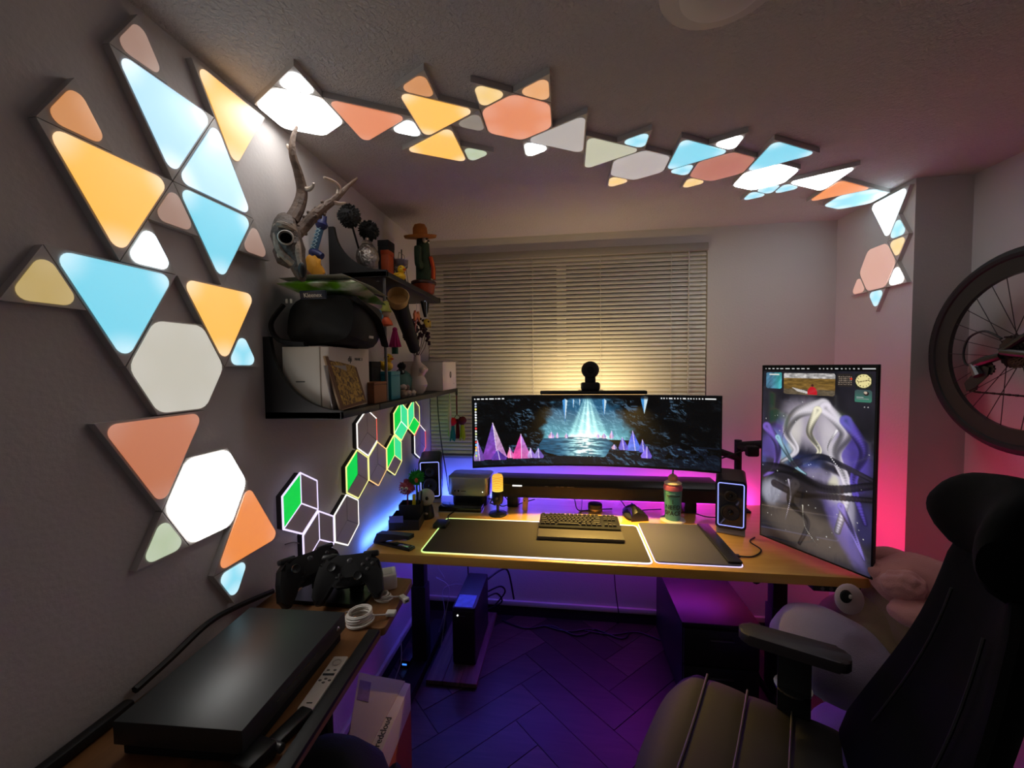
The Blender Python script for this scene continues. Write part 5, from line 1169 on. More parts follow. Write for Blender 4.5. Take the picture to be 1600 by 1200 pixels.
puff('big black pompom flower rising behind the silver urn', p1, .044, (-.835, 1.668, UT)); puff('smaller black pompom flower beside the orange box', p2, .042, (-.855, 1.76, UT))
simple_box('orange_box', 'tall orange box with a dark band on the upper shelf', 'box', -.79, -.755, 1.70, 1.755, UT, .135, mat('box_orange', (176, 70, 16), .6), lid=mat('box_orange', (176, 70, 16), .6))
simple_box('dark_tall_box', 'narrow black box standing behind the orange one', 'box', -.85, -.80, 1.80, 1.87, UT, .21, MATS['matte_black'])
gp = L3(-.73, 613, 424)
gb = thing('glass_goblet', 'clear glass goblet on the upper shelf', 'glass', (-.745, 1.80, UT))
B().lathe([(.026, 0), (.027, .003), (.006, .008), (.005, .045), (.014, .055), (.034, .085), (.036, .115), (.034, .115), (.032, .087), (.012, .06), (.002, .055)], 24).build('goblet', mat('clear_glass', (235, 235, 240), .04, trans=.95, spec=.5), gb)
B().lathe([(.031, .09), (.0335, .112), (.002, .113)], 24).build('contents', mat('goblet_fill', (120, 96, 100), .6, var=.4, vscale=80), gb)
duck('yellow toy duck standing on the upper shelf edge', (-.712, 1.715, UT), math.radians(-25), .95)
# wire sculpture
ws = thing('wire_sculpture', 'dark wire and bead sculpture like a little mast behind the ducks', 'ornament', (-.79, 1.93, UT)); wm = MATS['grey_metal']
B().lathe([(.03, 0), (.03, .008), (.01, .012)], 16).build('base', MATS['black'], ws)
B().cyl((0, 0, .008), (0, 0, .20), .003, seg=8).build('mast', MATS['black'], ws)
for a, b in (((0, 0, .19), (.02, -.07, .03)), ((0, 0, .19), (-.02, .07, .03)), ((0, -.03, .18), (0, .03, .18)), ((0, -.03, .18), (.01, -.10, .06)), ((0, .03, .18), (.0, .09, .02)), ((.02, -.07, .03), (0, 0, .012)), ((-.02, .07, .03), (0, 0, .012))): B().tube([a, b], .0015, 5).build('wire', wm, ws)
for c in ((.012, -.045, .105), (.005, -.03, .14), (-.006, .04, .10), (-.01, .055, .055), (.0, .075, .05)): B().ball(c, .009 if c[1] < -.04 else .005, 10, 8).build('bead', MATS['black'], ws)
# cactus toy with hat on a pot
cy1 = L3(-.72, 662, 452)
pt = thing('terracotta_pot', 'glazed orange and brown pot at the end of the upper shelf', 'pot', (-.728, 2.06, UT))
B().lathe([(.040, 0), (.052, .01), (.058, .05), (.060, .062), (.055, .064), (.05, .06), (.005, .058)], 26).build('pot', mat('pot_or', (150, 62, 20), .35, var=.35, vscale=25), pt)
B().lathe([(.0605, .052), (.064, .056), (.064, .066), (.060, .07), (.058, .066)], 26).build('rim', mat('pot_rim', (60, 26, 18), .4), pt)
ct = thing('cactus_toy', 'plush cactus toy with googly eyes, sombrero and striped scarf standing in the pot', 'toy', (-.728, 2.06, UT+.06)); cg = mat('cactus_green', (44, 62, 40), .85, var=.45, vscale=60)
B().lathe([(.026, 0), (.03, .01), (.03, .06), (.027, .12), (.024, .155), (.012, .172), (.002, .175)], 18).build('stem', cg, ct)
B().tube(spline([(.0, -.02, .06), (.0, -.055, .055), (.0, -.062, .09), (.0, -.06, .11)]), .014, 10).build('arm', cg, ct); B().tube(spline([(.0, .02, .05), (.0, .05, .05), (.0, .056, .08), (.0, .054, .092)]), .013, 10).build('arm', cg, ct)
ht = B().lathe([(.062, .150), (.066, .158), (.05, .154), (.03, .158), (.028, .182), (.02, .194), (.004, .197)], 26, M=T(0, 0, .0, rx=.18)).build('sombrero', mat('sombrero', (170, 104, 34), .8, var=.35, vscale=40), ct)
for s_ in (-1, 1):
    e_ = B().ball((.018, s_*.014-.014, .142), (.010, .010, .011), 12, 8).build('eye', MATS['white_plastic'], ct); B().ball((.026, s_*.014-.018, .142), .004, 8, 6).build('pupil', MATS['black'], e_)
ct.scale = (1.25, 1.25, 1.5)
for k, c in enumerate(((190, 60, 20), (214, 120, 26), (150, 30, 40))): B().tube([(.034, -.012+k*.008, .088), (.038, .004+k*.01, .055), (.032, .018+k*.012, .02)], .006, 6).build('scarf_stripe', mat('scarf%d' % k, c, .8), ct)

# ================================================================== under the desk
pln = thing('plank_dolly', 'wooden plank board on the floor under the big black battery unit', 'board', (-.566, 2.18, 0)); pwd = wood('plank_board', (92, 70, 66), (126, 98, 92), .5, (30, 3, 30))
for k in range(3): B().box(-.128+k*.0855, -.128+k*.0855+.084, -.30, .285, .004, .024, .0015).build('slat', pwd, pln, 0)
for x in (-.10, .10):
    for y in (-.26, .24): B().box(x-.012, x+.012, y-.012, y+.012, 0, .004).build('pad', MATS['black'], pln, 0)
ups = thing('battery_backup', 'tall narrow black battery backup unit under the desk', 'power unit', (-.53, 2.18, .024))
B().prism(rpoly(rect(-.06, .06, -.18, .18), .014, 4), 0, .30, bev=.004).build('case', mat('ups_case', (22, 22, 26), .45), ups)
B().box(-.058, .058, -.183, -.178, .012, .285, .004).build('front_panel', MATS['black_plastic'], ups)
B().ball((-.03, -.184, .262), .004, 10, 6).build('power_light', emit('ups_led', (255, 255, 250), 2.5), ups); B().box(-.02, .01, -.1845, -.182, .258, .261).build('marking', MATS['grey_metal'], ups, 0)
B().box(-.05, .045, -.172, -.06, .3005, .302).build('sticker', mat('ups_sticker', (110, 160, 200), .5, var=.5, vscale=30), ups, 0)
for k, pts in enumerate((((-.47, 2.34, .30), (-.40, 2.40, .33), (-.36, 2.44, .30), (-.33, 2.46, .12)), ((-.47, 2.35, .22), (-.40, 2.38, .24), (-.38, 2.42, .18), (-.45, 2.44, .08)), ((-.47, 2.33, .20), (-.42, 2.37, .2), (-.40, 2.42, .12), (-.5, 2.44, .05)))):
    cable('power_lead', ['thick black lead looping up from the battery unit', 'black lead curling behind the battery unit', 'short black lead drooping behind the battery unit'][k], pts, .006 if k == 0 else .005)
whm = mat('white_cable', (200, 198, 205), .5)
cable('white_lead', 'thin white lead hanging in a tangle by the left desk leg', [(-.70, 2.05, .74), (-.68, 2.1, .6), (-.70, 2.12, .48), (-.66, 2.1, .42), (-.72, 2.14, .40), (-.64, 2.12, .36), (-.66, 2.1, .2), (-.69, 2.12, .03)], .0022, whm)
cable('white_lead', 'thin white lead running from the battery unit toward the left wall', [(-.60, 2.3, .28), (-.66, 2.28, .29), (-.72, 2.26, .26), (-.70, 2.22, .15), (-.74, 2.2, .02)], .0025, whm)
cable('white_lead', 'thin white lead lying zigzag on the floor by the left wall', [(-.86, 1.98, .16), (-.84, 1.93, .07), (-.85, 1.87, .012), (-.81, 1.78, .006), (-.83, 1.70, .006), (-.80, 1.62, .006)], .0025, whm)
cable('desk_lead', 'black lead hanging down the wall below the desk', [(.26, 2.37, .74), (.265, 2.40, .5), (.28, 2.44, .25), (.31, 2.46, .02)], .003)
cable('desk_lead', 'black lead hanging behind the battery unit', [(-.62, 2.3, .74), (-.61, 2.34, .6), (-.60, 2.38, .4), (-.60, 2.4, .1)], .004)
for k in range(3):
    cable('floor_lead', ['black lead crossing the floor along the back baseboard', 'black lead snaking on the floor behind the battery unit', 'black lead lying near the drawer unit'][k], [(-.40+.25*k, 2.42-.02*k, .006), (-.25+.25*k, 2.36, .006), (-.1+.25*k, 2.40, .006), (.05+.25*k, 2.33, .006), (.16+.2*k, 2.40, .006)], .0045)
adp = thing('power_adapter', 'black power adapter with blue light on the floor by the left wall', 'adapter', (-.84, 2.02, 0)); B().box(-.03, .03, -.05, .05, 0, .04, .004).build('body', MATS['black_plastic'], adp); B().box(-.012, .012, -.0515, -.05, .018, .026).build('light', emit('adp_led', (60, 130, 255), 1.5), adp, 0)
du = thing('drawer_unit', 'black pedestal drawer unit under the right side of the desk', 'cabinet', (.68, 2.17, 0)); dm = mat('drawer_black', (30, 27, 30), .4)
B().box(-.165, .165, -.27, .27, .02, .38, .003).build('body', dm, du); B().box(-.17, .17, -.285, .27, .38, .40, .002).build('top', dm, du)
for k in range(2):
    d_ = B().box(-.16, .16, -.284, -.27, .03+k*.175, .195+k*.175, .002).build('drawer', dm, du); B().box(-.05, .05, -.296, -.284, .15+k*.175, .158+k*.175, .002).build('handle', MATS['grey_metal'], d_)
for x in (-.14, .14):
    for y in (-.24, .24): B().cyl((x, y, 0), (x, y, .02), .014, seg=12).build('foot', MATS['black'], du)
lp = thing('cable_coil', 'coiled black cable hanging under the desk beside the right leg', 'cable', (.80, 1.86, .735))
for k in range(5): B().tube([(.022*math.sin(a)*(1+.1*k)+.003*k, .004*k-.01, -.058+.058*math.cos(a)*(1+.06*k)) for a in [2*PI*i/20 for i in range(21)]], .0028, 6).build('loop', MATS['black'], lp)
B().tube(spline([(0, 0, 0), (.05, .02, -.03), (.12, .06, -.02), (.16, .1, 0)]), .0028, 6).build('tail', MATS['black'], lp)

# ================================================================== side table along the left wall
TT = .86
f0, f1, n1 = P(2, TT, 645, 904), P(2, TT, 597, 983), P(2, TT, 455, 1200)
sd = thing('side_table', 'narrow brown wooden side table along the left wall', 'table', (0, 0, 0)); tw = wood('table_wood', (120, 80, 46), (150, 104, 62), .45, (22, 3, 22)); te_ = wood('table_edge', (150, 110, 70), (170, 126, 84), .45, (22, 3, 22))
xf = f0.x; xn = n1.x
far_y = f0.y+.0; sp_y = f1.y
B().prism(rpoly([(XL+.004, sp_y+.002), (f1.x+.005, sp_y+.002), (f0.x, far_y), (XL+.004, far_y+.02)], .012, 4), TT-.022, TT, bev=.002).build('top_board', tw, sd)
B().prism([(XL+.004, .30), (n1.x+(n1.x-f1.x)*.9, .30), (f1.x-.004, sp_y-.001), (XL+.004, sp_y-.001)], TT-.024, TT-.001, bev=.002).build('top_board', tw, sd)
for x, y in ((XL+.03, .36), (n1.x-.16, .36), (XL+.03, far_y-.03), (XL+.10, far_y-.035)): B().box(x-.018, x+.018, y-.018, y+.018, 0, TT-.022, .002).build('leg', MATS['matte_black'], sd)
B().box(XL+.02, XL+.04, .36, far_y-.04, .70, .76).build('rail', MATS['matte_black'], sd, 0)
# game console
k0 = [P(2, TT+.072, *p) for p in ((391, 948.5), (538.7, 956), (378, 1142), (176, 1127))]
gc = thing('game_console', 'big matt black game console lying on the side table', 'game console', (0, 0, 0)); cmx = mat('console', (42, 45, 46), .42, bump=.03, bscale=500)
def quadprism(q, z0, z1, bev=0., inset=0.):
    c = sum(q, Vector((0, 0, 0)))/4; pts = [(c+(p-c)*(1-inset)) for p in q]; return B().prism([(p.x, p.y) for p in pts], z0, z1, bev=bev)
qd = [k0[0], k0[3], k0[2], k0[1]]
for p in qd: p.x = max(p.x, XL+.014)
quadprism(qd, TT+.028, TT+.072, .002).build('upper_shell', cmx, gc); quadprism(qd, TT+.002, TT+.028, .002, .06).build('lower_shell', MATS['matte_black'], gc)
for i in range(4): c = sum(qd, Vector((0, 0, 0)))/4; p = c+(qd[i]-c)*.8; B().cyl((p.x, p.y, TT-.001), (p.x, p.y, TT+.004), .012, seg=12).build('foot', MATS['black'], gc)
fr = (k0[1]+(k0[2]-k0[1])*.10); B().ball((fr.x+.0005, fr.y, TT+.05), (.003, .006, .006), 12, 8).build('power_button', MATS['chrome'], gc)
fm = k0[1]+(k0[2]-k0[1])*.55; dr_ = (k0[2]-k0[1]).normalized()
B().tube([Vector((fm.x, fm.y, TT+.05))-dr_*.07, Vector((fm.x, fm.y, TT+.05))+dr_*.07], .0015, 6).build('disc_slot', MATS['dark_gloss'], gc)
# long black bar at the table edge
q0, q1 = P(2, TT+.012, 576, 982), P(2, TT+.012, 441, 1180); e_ = (q1-q0).normalized(); q1 = q0+e_*.60; sdn = Vector((-e_.y, e_.x, 0)); sdn = sdn if sdn.x > 0 else -sdn
lbx = thing('sensor_bar', 'long black plastic bar along the front edge of the side table', 'bar', (0, 0, 0))
B().prism([tuple((q0)[:2]), tuple((q0+sdn*.030)[:2]), tuple((q1+sdn*.030)[:2]), tuple(q1[:2])], TT, TT+.012, bev=.003).build('bar', MATS['black'], lbx)
for t in (.05, .55): p = q0+e_*t+sdn*.017; B().cyl((p.x, p.y, TT-.001), (p.x, p.y, TT+.003), .01, seg=10).build('foot', MATS['matte_black'], lbx)
# white remote
r0, r1, r2, r3 = [P(2, TT+.012, *p) for p in ((522, 1025), (545, 1025), (487, 1110), (463, 1108))]
rm = thing('remote_control', 'slim white remote control on the side table', 'remote', (0, 0, 0)); qr = [r0, r3, r2, r1]
B().prism(rpoly([(p.x, p.y) for p in qr], .004, 3), TT, TT+.012, bev=.002).build('body', mat('remote_white', (196, 186, 176), .5), rm)
ru, rv = (r3-r0), (r1-r0)
def rpnt(u, v): p = r0+ru*u+rv*v; return (p.x, p.y, TT+.0122)
B().lathe([(.010, 0), (.011, .001), (.008, .0015), (.007, .0004), (.001, .0004)], 24, c=rpnt(.14, .5)).build('ring_pad', mat('remote_key', (170, 160, 150), .5), rm)
a, b = Vector(rpnt(.39, .15)), Vector(rpnt(.39, .85)); B().tube([a, b], .0028, 6).build('volume_key', MATS['black'], rm)
for u, v in ((.30, .28), (.30, .72), (.47, .5), (.50, .2), (.50, .8), (.54, .5)): B().ball(rpnt(u, v), (.004, .003, .0012), 8, 6).build('key', mat('remote_dark', (90, 84, 80), .5), rm)
a, b = Vector(rpnt(.90, .35)), Vector(rpnt(.90, .68)); B().tube([a, b], .0012, 6).build('brand_print', MATS['black'], rm)
# dark adapter with plug near the table front
dpz = P(2, TT, 430, 1150)
da = thing('phone_holder', 'black plastic clamp lying between console and bar', 'holder', (dpz.x+.012, dpz.y-.03, TT), math.radians(-12)); B().box(-.022, .022, -.06, .0, 0, .03, .006).build('jaw', MATS['black_plastic'], da); B().box(-.012, .018, .0, .085, 0, .018, .005).build('arm', MATS['black_plastic'], da); B().cyl((.0, .0, .015), (.03, .0, .015), .008, seg=12).build('pivot', MATS['grey_metal'], da)
# black lead along the wall behind the console
cable('console_lead', 'thick black lead lying along the wall behind the console', [(XL+.02, 1.12, TT+.02), (XL+.012, 1.0, TT+.045), (XL+.014, .9, TT+.06), (XL+.012, .8, TT+.04), (XL+.014, .72, TT+.03)], .008)
blb = tag(B().box(XL+.004, XL+.028, .40, .71, TT, TT+.022, .006).build('antenna_stick', MATS['black']), 'black stick-like bar lying against the wall at the near table end', 'bar')
# two controllers on a stand
cst = thing('controller_stand', 'black double stand holding the game controllers', 'stand', (-.695, 1.135, TT)); B().prism(rpoly(rect(-.13, .10, -.04, .06), .02), 0, .012).build('base', MATS['black_plastic'], cst); 
for x in (-.075, .05): B().box(x-.02, x+.02, .02, .04, .012, .075, .004).build('support', MATS['black_plastic'], cst)
def controller(label, M):
    t = thing('game_controller', label, 'game controller', M=M, group='game controllers')
    half = [(0, .045), (.03, .046), (.055, .042), (.072, .026), (.080, -.005), (.084, -.045), (.076, -.066), (.062, -.066), (.050, -.045), (.038, -.024), (.02, -.018), (0, -.018)]
    pol = half+[(-x, y) for x, y in half[::-1][1:-1]]
    m = mat('pad_black', (17, 17, 18), .5)
    B().prism(rpoly(pol, .006, 3), -.018, .018, bev=.009).build('shell', m, t)
    for x, y in ((-.042, .018), (.022, -.008)): s_ = B().cyl((x, y, .016), (x, y, .026), .006, seg=12).build('stick', MATS['black_plastic'], t); B().lathe([(.010, 0), (.0115, .003), (.010, .006), (.006, .004), (.001, .004)], 16, c=(x, y, .024)).build('thumb_cap', MATS['black_plastic'], s_)
    for k in range(4): a = k*PI/2; B().ball((.044+.012*math.cos(a), .018+.012*math.sin(a), .018), (.0052, .0052, .003), 10, 6).build('face_button', mat('pad_btn', (60, 60, 62), .3), t)
    B().cbox((-.022, -.008, .018), (.020, .006, .005), .001).cbox((-.022, -.008, .018), (.006, .020, .005), .001).build('dpad', MATS['black_plastic'], t)
    B().ball((0, .030, .017), (.008, .008, .003), 12, 8).build('guide_button', mat('pad_btn', (60, 60, 62), .3), t)
    for s_ in (-1, 1): B().box(s_*.05-.02, s_*.05+.02, .038, .052, -.012, .012, .005).build('trigger', MATS['black_plastic'], t)
    return t
def standM(x, y, z, rz, tilt): return T(x, y, z, rz=rz) @ Matrix.Rotation(math.radians(tilt), 4, 'X')
controller('black game controller leaning upright on the stand, next to the white charger', standM(-.640, 1.12, TT+.088, math.radians(20), 58) @ Matrix.Scale(1.15, 4))
controller('black game controller turned sideways on the stand, next to the wall', standM(-.772, 1.125, TT+.088, math.radians(58), 66) @ Matrix.Scale(1.15, 4))
# white charger and cables
ch = P(2, TT, 604, 918)
cg_ = thing('white_charger', 'chunky white power charger with its cable looped in front', 'charger', (ch.x-.006, ch.y+.005, TT), math.radians(28)); B().box(-.034, .034, -.03, .034, 0, .048, .006).build('body', MATS['white_plastic'], cg_); B().box(-.022, .022, -.018, .022, .0478, .0486).build('print_patch', mat('print_pale', (190, 186, 180), .6), cg_, 0)
lpc = P(2, TT, 600, 935)
lps = []
for k in range(7):
    for i in range(14): a = 2*PI*i/14; lps.append((lpc.x+.024*math.cos(a+k)*(1-.06*k)+.004*math.sin(k*2), lpc.y-.006+.020*math.sin(a+k)*(1-.03*k), TT+.004+.0022*k+.002*math.sin(a*2+k)))
pe = P(2, TT+.004, 628, 934)
cable('charger_cable', 'white charging cable looped in a bundle by the charger', [(ch.x-.03, ch.y-.02, TT+.025), (ch.x-.035, ch.y-.05, TT+.012)]+lps+[(pe.x-.02, pe.y, TT+.006), (pe.x+.004, pe.y+.004, TT+.008)], .0024, MATS['white_plastic'], n=3)
pq = P(2, TT, 634, 940)
upg = thing('usb_plug', 'white usb plug at the end of the bundled cable over the table edge', 'plug', (pq.x-.012, pq.y+.008, TT+.002), math.radians(-40)); B().box(-.012, .012, -.008, .008, 0, .010, .002).build('shell', MATS['white_plastic'], upg); B().box(.012, .026, -.009, .009, -.002, .012, .002).build('connector', MATS['white_plastic'], upg); B().box(.0255, .0266, -.005, .005, .003, .007).build('socket', MATS['black'], upg, 0)
cc = P(2, TT+.02, 562, 962)
coil = thing('cable_roll', 'roll of white cable standing on the side table next to the console', 'cable', (cc.x, cc.y, TT+.001)); rs_ = random.Random(8)
for k in range(11):
    ox, oy = rs_.uniform(-.004, .004), rs_.uniform(-.004, .004); r = .036-.0006*k+rs_.uniform(-.002, .002)
    B().tube([(ox+r*math.cos(a), oy+r*math.sin(a)*.9, .003+.0028*k+.003*math.sin(a+1)) for a in [2*PI*i/24 for i in range(25)]], .0024, 6).build('winding', MATS['white_plastic'], coil)
B().tube([(.034, .004, .02), (.055, .018, .014), (.07, .026, .012)], .0024, 6).build('tail', MATS['white_plastic'], coil); B().tube([(-.04, -.01, .001), (-.043, -.012, .03), (-.032, -.008, .034), (-.03, -.006, .0)], .0018, 6).build('tie', MATS['grey_metal'], coil)
B().box(.064, .09, .02, .04, .003, .014, .002, M=T(rz=.1)).build('plug', MATS['white_plastic'], coil)
# thin cable on the wall from the lowest panel
cable('panel_lead', 'thin grey cable drooping on the wall from the lowest light panel', [(XL+.006, 1.20, .99), (XL+.006, 1.25, .975), (XL+.006, 1.31, .93), (XL+.007, 1.35, .885)], .002, mat('lead_grey', (110, 100, 96), .6))
# carton with envelope below the table
bz_ = .40
c_ = [P(2, bz_, *p) for p in ((562, 1050), (641, 1068), (594, 1180), (540, 1172))]
ctn = thing('parcel_box', 'white and orange parcel box standing below the side table', 'box', (0, 0, 0)); pl_ = [(p.x, p.y) for p in (c_[0], c_[3], c_[2], c_[1])]
B().prism(pl_, 0, bz_-.10, bev=.002).build('carton', mat('parcel_orange', (140, 62, 26), .7, var=.1), ctn); B().prism(pl_, bz_-.10, bz_, bev=.002).build('sleeve', mat('parcel_white', (190, 176, 172), .7), ctn)
le = (c_[1]-c_[2]).normalized(); lr = Vector((le.y, -le.x, 0)); pc = c_[2]+(c_[1]-c_[2])*.28-lr*.022
letters('lettering', 'redcloud', .030, mat('ink', (22, 24, 26), .6), ctn, M=basis((pc.x, pc.y, bz_+.0008), le, -lr, (0, 0, 1)), align='CENTER')
ev = thing('brown_envelope', 'large pale envelope with a yellow corner lying on the parcel box', 'envelope', (0, 0, 0)); 
ea = [c_[0]+Vector((.002, -.01, 0)), c_[3]+(c_[2]-c_[3])*.05, c_[3]+(c_[2]-c_[3])*.62, c_[1]+(c_[0]-c_[1])*.10]
B().prism([(p.x, p.y) for p in ea], bz_+.0005, bz_+.005).build('sleeve', mat('env_pale', (176, 156, 150), .75), ev, 0)
ya = [c_[3]+(c_[2]-c_[3])*t+Vector((0, y, 0)) for t, y in ((.05, -.001), (.60, -.001), (.52, -.018), (.08, -.012))]
B().prism([(p.x, p.y) for p in ya], bz_-.006, bz_+.004).build('torn_corner', mat('env_yellow', (214, 170, 80), .7), ev, 0)
sa = [c_[0]+(c_[3]-c_[0])*t+(c_[1]-c_[0])*s_ for t, s_ in ((.14, .04), (.42, .04), (.42, .26), (.14, .26))]
B().prism([(p.x, p.y) for p in sa], bz_+.0055, bz_+.0065).build('address_label', mat('addr_label', (120, 90, 130), .7, var=.4, vscale=60), ev, 0)
# black bag under the table
bg = thing('shoulder_bag', 'black shoulder bag standing below the front of the side table', 'bag', (-.63, .99, 0)); rg = []
for z, w, d in ((0, .15, .09), (.02, .165, .105), (.2, .17, .11), (.38, .16, .10), (.48, .13, .08), (.53, .07, .05), (.545, .03, .02)): rg.append([(w*math.copysign(abs(math.cos(a))**.6, math.cos(a)), d*math.copysign(abs(math.sin(a))**.6, math.sin(a)), z) for a in [2*PI*i/20 for i in range(20)]])
B().loft(rg).build('body', fab, bg); B().tube(spline([(.13, .0, .45), (.185, .0, .5), (.19, .02, .3), (.165, .03, .1)]), .014, 8, flat=.5).build('strap', fab, bg); B().box(-.09, .09, -.118, -.105, .06, .28, .006).build('pocket', fab, bg)

# ================================================================== office chair
fx, fy = -.88, .475; cf = Vector((fx, fy, 0)).normalized(); cr = Vector((cf.y, -cf.x, 0))
CC = cf*.115+cr*1.21; BX = -.05
chM = basis((CC.x, CC.y, 0), cr, cf, (0, 0, 1))
chair = thing('desk_chair', 'black upholstered desk chair with high back, headrest and padded arms', 'chair', M=chM)
lea = mat('chair_leather', (44, 41, 37), .65, spec=.25, var=.08, bump=.08, bscale=350); cb_ = mat('chair_back', (7, 7, 8), .8, bump=.06, bscale=300, spec=.12)
# seat cushion: four padded channels
edges = [-.255, -.135, -.015, .105, .225]
for k in range(4):
    y1_, y0_ = .262-k*.118, .262-(k+1)*.118+.006
    rg = []
    for j in range(15):
        u = j/14*2-1; x = u*.262; yo = -.05*(abs(u)**3.2) if k == 0 else 0; zz = .010*(u*u)*1.6-.014*max(0, abs(u)-.86)/.14
        pr_ = []
        for i in range(9):
            v = i/8; yy = y0_+(y1_-y0_)*v+(yo*v if k == 0 else 0); hz = .005*math.sin(PI*v)**.5-(.035*v**3 if k == 0 else 0)
            pr_.append((x, yy, .492+hz+zz))
        pr_ += [(x, y1_+(yo if k == 0 else 0)-.004, .44), (x, y0_+.004, .44)]
        rg.append(pr_)
    B().loft(rg).build('seat_channel', lea, chair)
B().prism(rpoly(rect(-.25, .25, -.21, .215), .06), .40, .455, bev=.01).build('seat_pan', MATS['matte_black'], chair)
# piping between channels
for k in range(1, 4): y = .262-k*.118+.003; B().tube([(-.255+.51*i/10, y, .500+.016*((i/5-1)**2)) for i in range(11)], .0032, 6).build('seam', mat('seam_dark', (70, 66, 60), .5), chair)
# backrest
def backshape(s, side):
    """s 0..1 up; returns centre y, z, half width"""
    return (-.235-.20*s-.03*math.sin(PI*s), .50+.64*s, .285-.10*s**2.0+.012*math.sin(PI*s*2))
rg = []
for k in range(15):
    s = k/14; y, z, w = backshape(s, 1); ring = []
    for a in [2*PI*i/24 for i in range(24)]:
        cx = math.copysign(abs(math.cos(a))**.7, math.cos(a)); sx_ = math.copysign(abs(math.sin(a))**.7, math.sin(a)); e = 1 if 0 < k < 14 else .9
        ring.append((w*cx*e, y-.035*sx_*-1*e+.05*cx*cx*.9-.02, z+.01*(cx*cx)))
    rg.append(ring)
B().loft(rg).build('backrest', cb_, chair)
for s_ in (-1, 1):
    pts = [];
    for k in range(3, 13): s = k/14; y, z, w = backshape(s, 1); pts.append((s_*w*.52, y+.036, z))
    B().tube(pts, .003, 6).build('seam', mat('seam_black', (16, 16, 18), .6), chair)
# headrest: fat curved cushion on a stem
hz_ = 1.235; hy_ = -.45
rg = []
for k in range(17):
    u = k/16*2-1; x = u*.185; e = max(.42, (1-abs(u)**5.0)**.5); ring = []
    for a in [2*PI*i/18 for i in range(18)]: ring.append((x, hy_+.075*u*u+.058*math.cos(a)*e, hz_+.098*math.sin(a)*e-.02*abs(u)))
    rg.append(ring)
B().loft(rg).build('headrest', cb_, chair)
for s_ in (-1, 1): B().tube([(s_*.05, -.46, 1.08), (s_*.045, -.475, 1.16), (s_*.04, hy_-.01, 1.21)], .013, 8).build('headrest_stem', MATS['matte_black'], chair)
for s_ in (-1, 1):
    dz_ = 0 if s_ > 0 else -.10
    ap = rpoly([(-.040, .14), (.036, .14), (.044, -.14), (-.044, -.14)], .03, 5)
    B().prism(ap, .690+dz_, .722+dz_, M=T(s_*.258, -.085, 0, rz=s_*.06), bev=.009).build('arm_pad', mat('arm_pad', (58, 52, 54), .45), chair)
    B().box(s_*.262-.022, s_*.262+.022, -.135, -.05, .50, .69+dz_, .006).build('arm_post', MATS['matte_black'], chair)
    B().tube([(s_*.265, -.09, .52), (s_*.262, -.09, .43), (s_*.12, -.06, .41)], [.026, .024, .02], 10).build('arm_bracket', MATS['matte_black'], chair)
    B().cyl((s_*.262, -.09, .575), (s_*.262, -.09, .581), .050, seg=20).build('collar_ring', MATS['chrome'], chair)
B().tube([(0, -.12, .42), (0, -.25, .44), (0, -.31, .60)], [.04, .04, .03], 10).build('back_bracket', MATS['matte_black'], chair)
B().cyl((0, 0, .10), (0, 0, .41), .028).build('gas_lift', MATS['grey_metal'], chair)
for k in range(5):
    a = 2*PI*k/5+.3; e = (math.cos(a)*.29, math.sin(a)*.29, .075); B().tube([(0, 0, .11), e], [.035, .02], 8).build('base_arm', MATS['black_plastic'], chair)
    cs = B().cyl((e[0]-.012*math.sin(a), e[1]+.012*math.cos(a), .028), (e[0]+.012*math.sin(a), e[1]-.012*math.cos(a), .028), .028, seg=16).build('castor', MATS['black_plastic'], chair)

# ================================================================== bicycle hung on the right wall
WX, WY, WZ, WR = 1.545, 1.622, 1.592, .352
bike = thing('bicycle', 'black bicycle hung high along the right wall, chain side out', 'bicycle', (WX, WY, WZ)); rubb = mat('tyre', (20, 19, 20), .7, bump=.1, bscale=200)
def circ(r, x=0, n=56, cy=0, cz=0): return [(x, cy+r*math.cos(2*PI*i/n), cz+r*math.sin(2*PI*i/n)) for i in range(n+1)]
def wheel(cy, cz):
    B().tube(circ(WR-.014, 0, 72, cy, cz), .0205, 10).build('tyre', rubb, bike)
    B().loft([[(x, cy+r*math.cos(2*PI*i/72), cz+r*math.sin(2*PI*i/72)) for i in range(72)] for r, x in ((WR-.020, -.012), (WR-.082, -.008), (WR-.082, .008), (WR-.020, .012))], False).build('rim', mat('rim_black', (24, 23, 24), .35), bike)
    B().cyl((-.05, cy, cz), (.05, cy, cz), .013, seg=16).build('hub', MATS['grey_metal'], bike)
    for k in range(28):
        a = 2*PI*k/28; s_ = 1 if k % 2 else -1; o_ = .9 if (k//2) % 2 else -.9; h = .022
        B().cyl((s_*.028, cy+h*math.cos(a+o_), cz+h*math.sin(a+o_)), (s_*.003, cy+(WR-.08)*math.cos(a), cz+(WR-.08)*math.sin(a)), .0013, seg=5).build('spoke', mat('spoke', (60, 50, 54), .4, .5), bike)
    for k in range(6):
        a = PI*1.12+k*.18
wheel(0, 0); wheel(-1.0, .0)
for i in range(6):
    r = .056-.007*i; x = -.022-.004*i; n = 22
    B().prism([((r+(.0035 if j % 2 else 0))*math.cos(2*PI*j/(2*n)), (r+(.0035 if j % 2 else 0))*math.sin(2*PI*j/(2*n))) for j in range(2*n)], -.001, .001, M=basis((x, 0, 0), (0, 1, 0), (0, 0, 1), (1, 0, 0))).build('sprocket', mat('sprocket', (70, 60, 58), .4, .7), bike, 0)
frm = mat('frame_black', (30, 30, 33), .3)
BB = (-.0, -.43, -.06); ST = (0, -.56, .42); HT = (0, -.95, .36); HB = (0, -.975, .24)
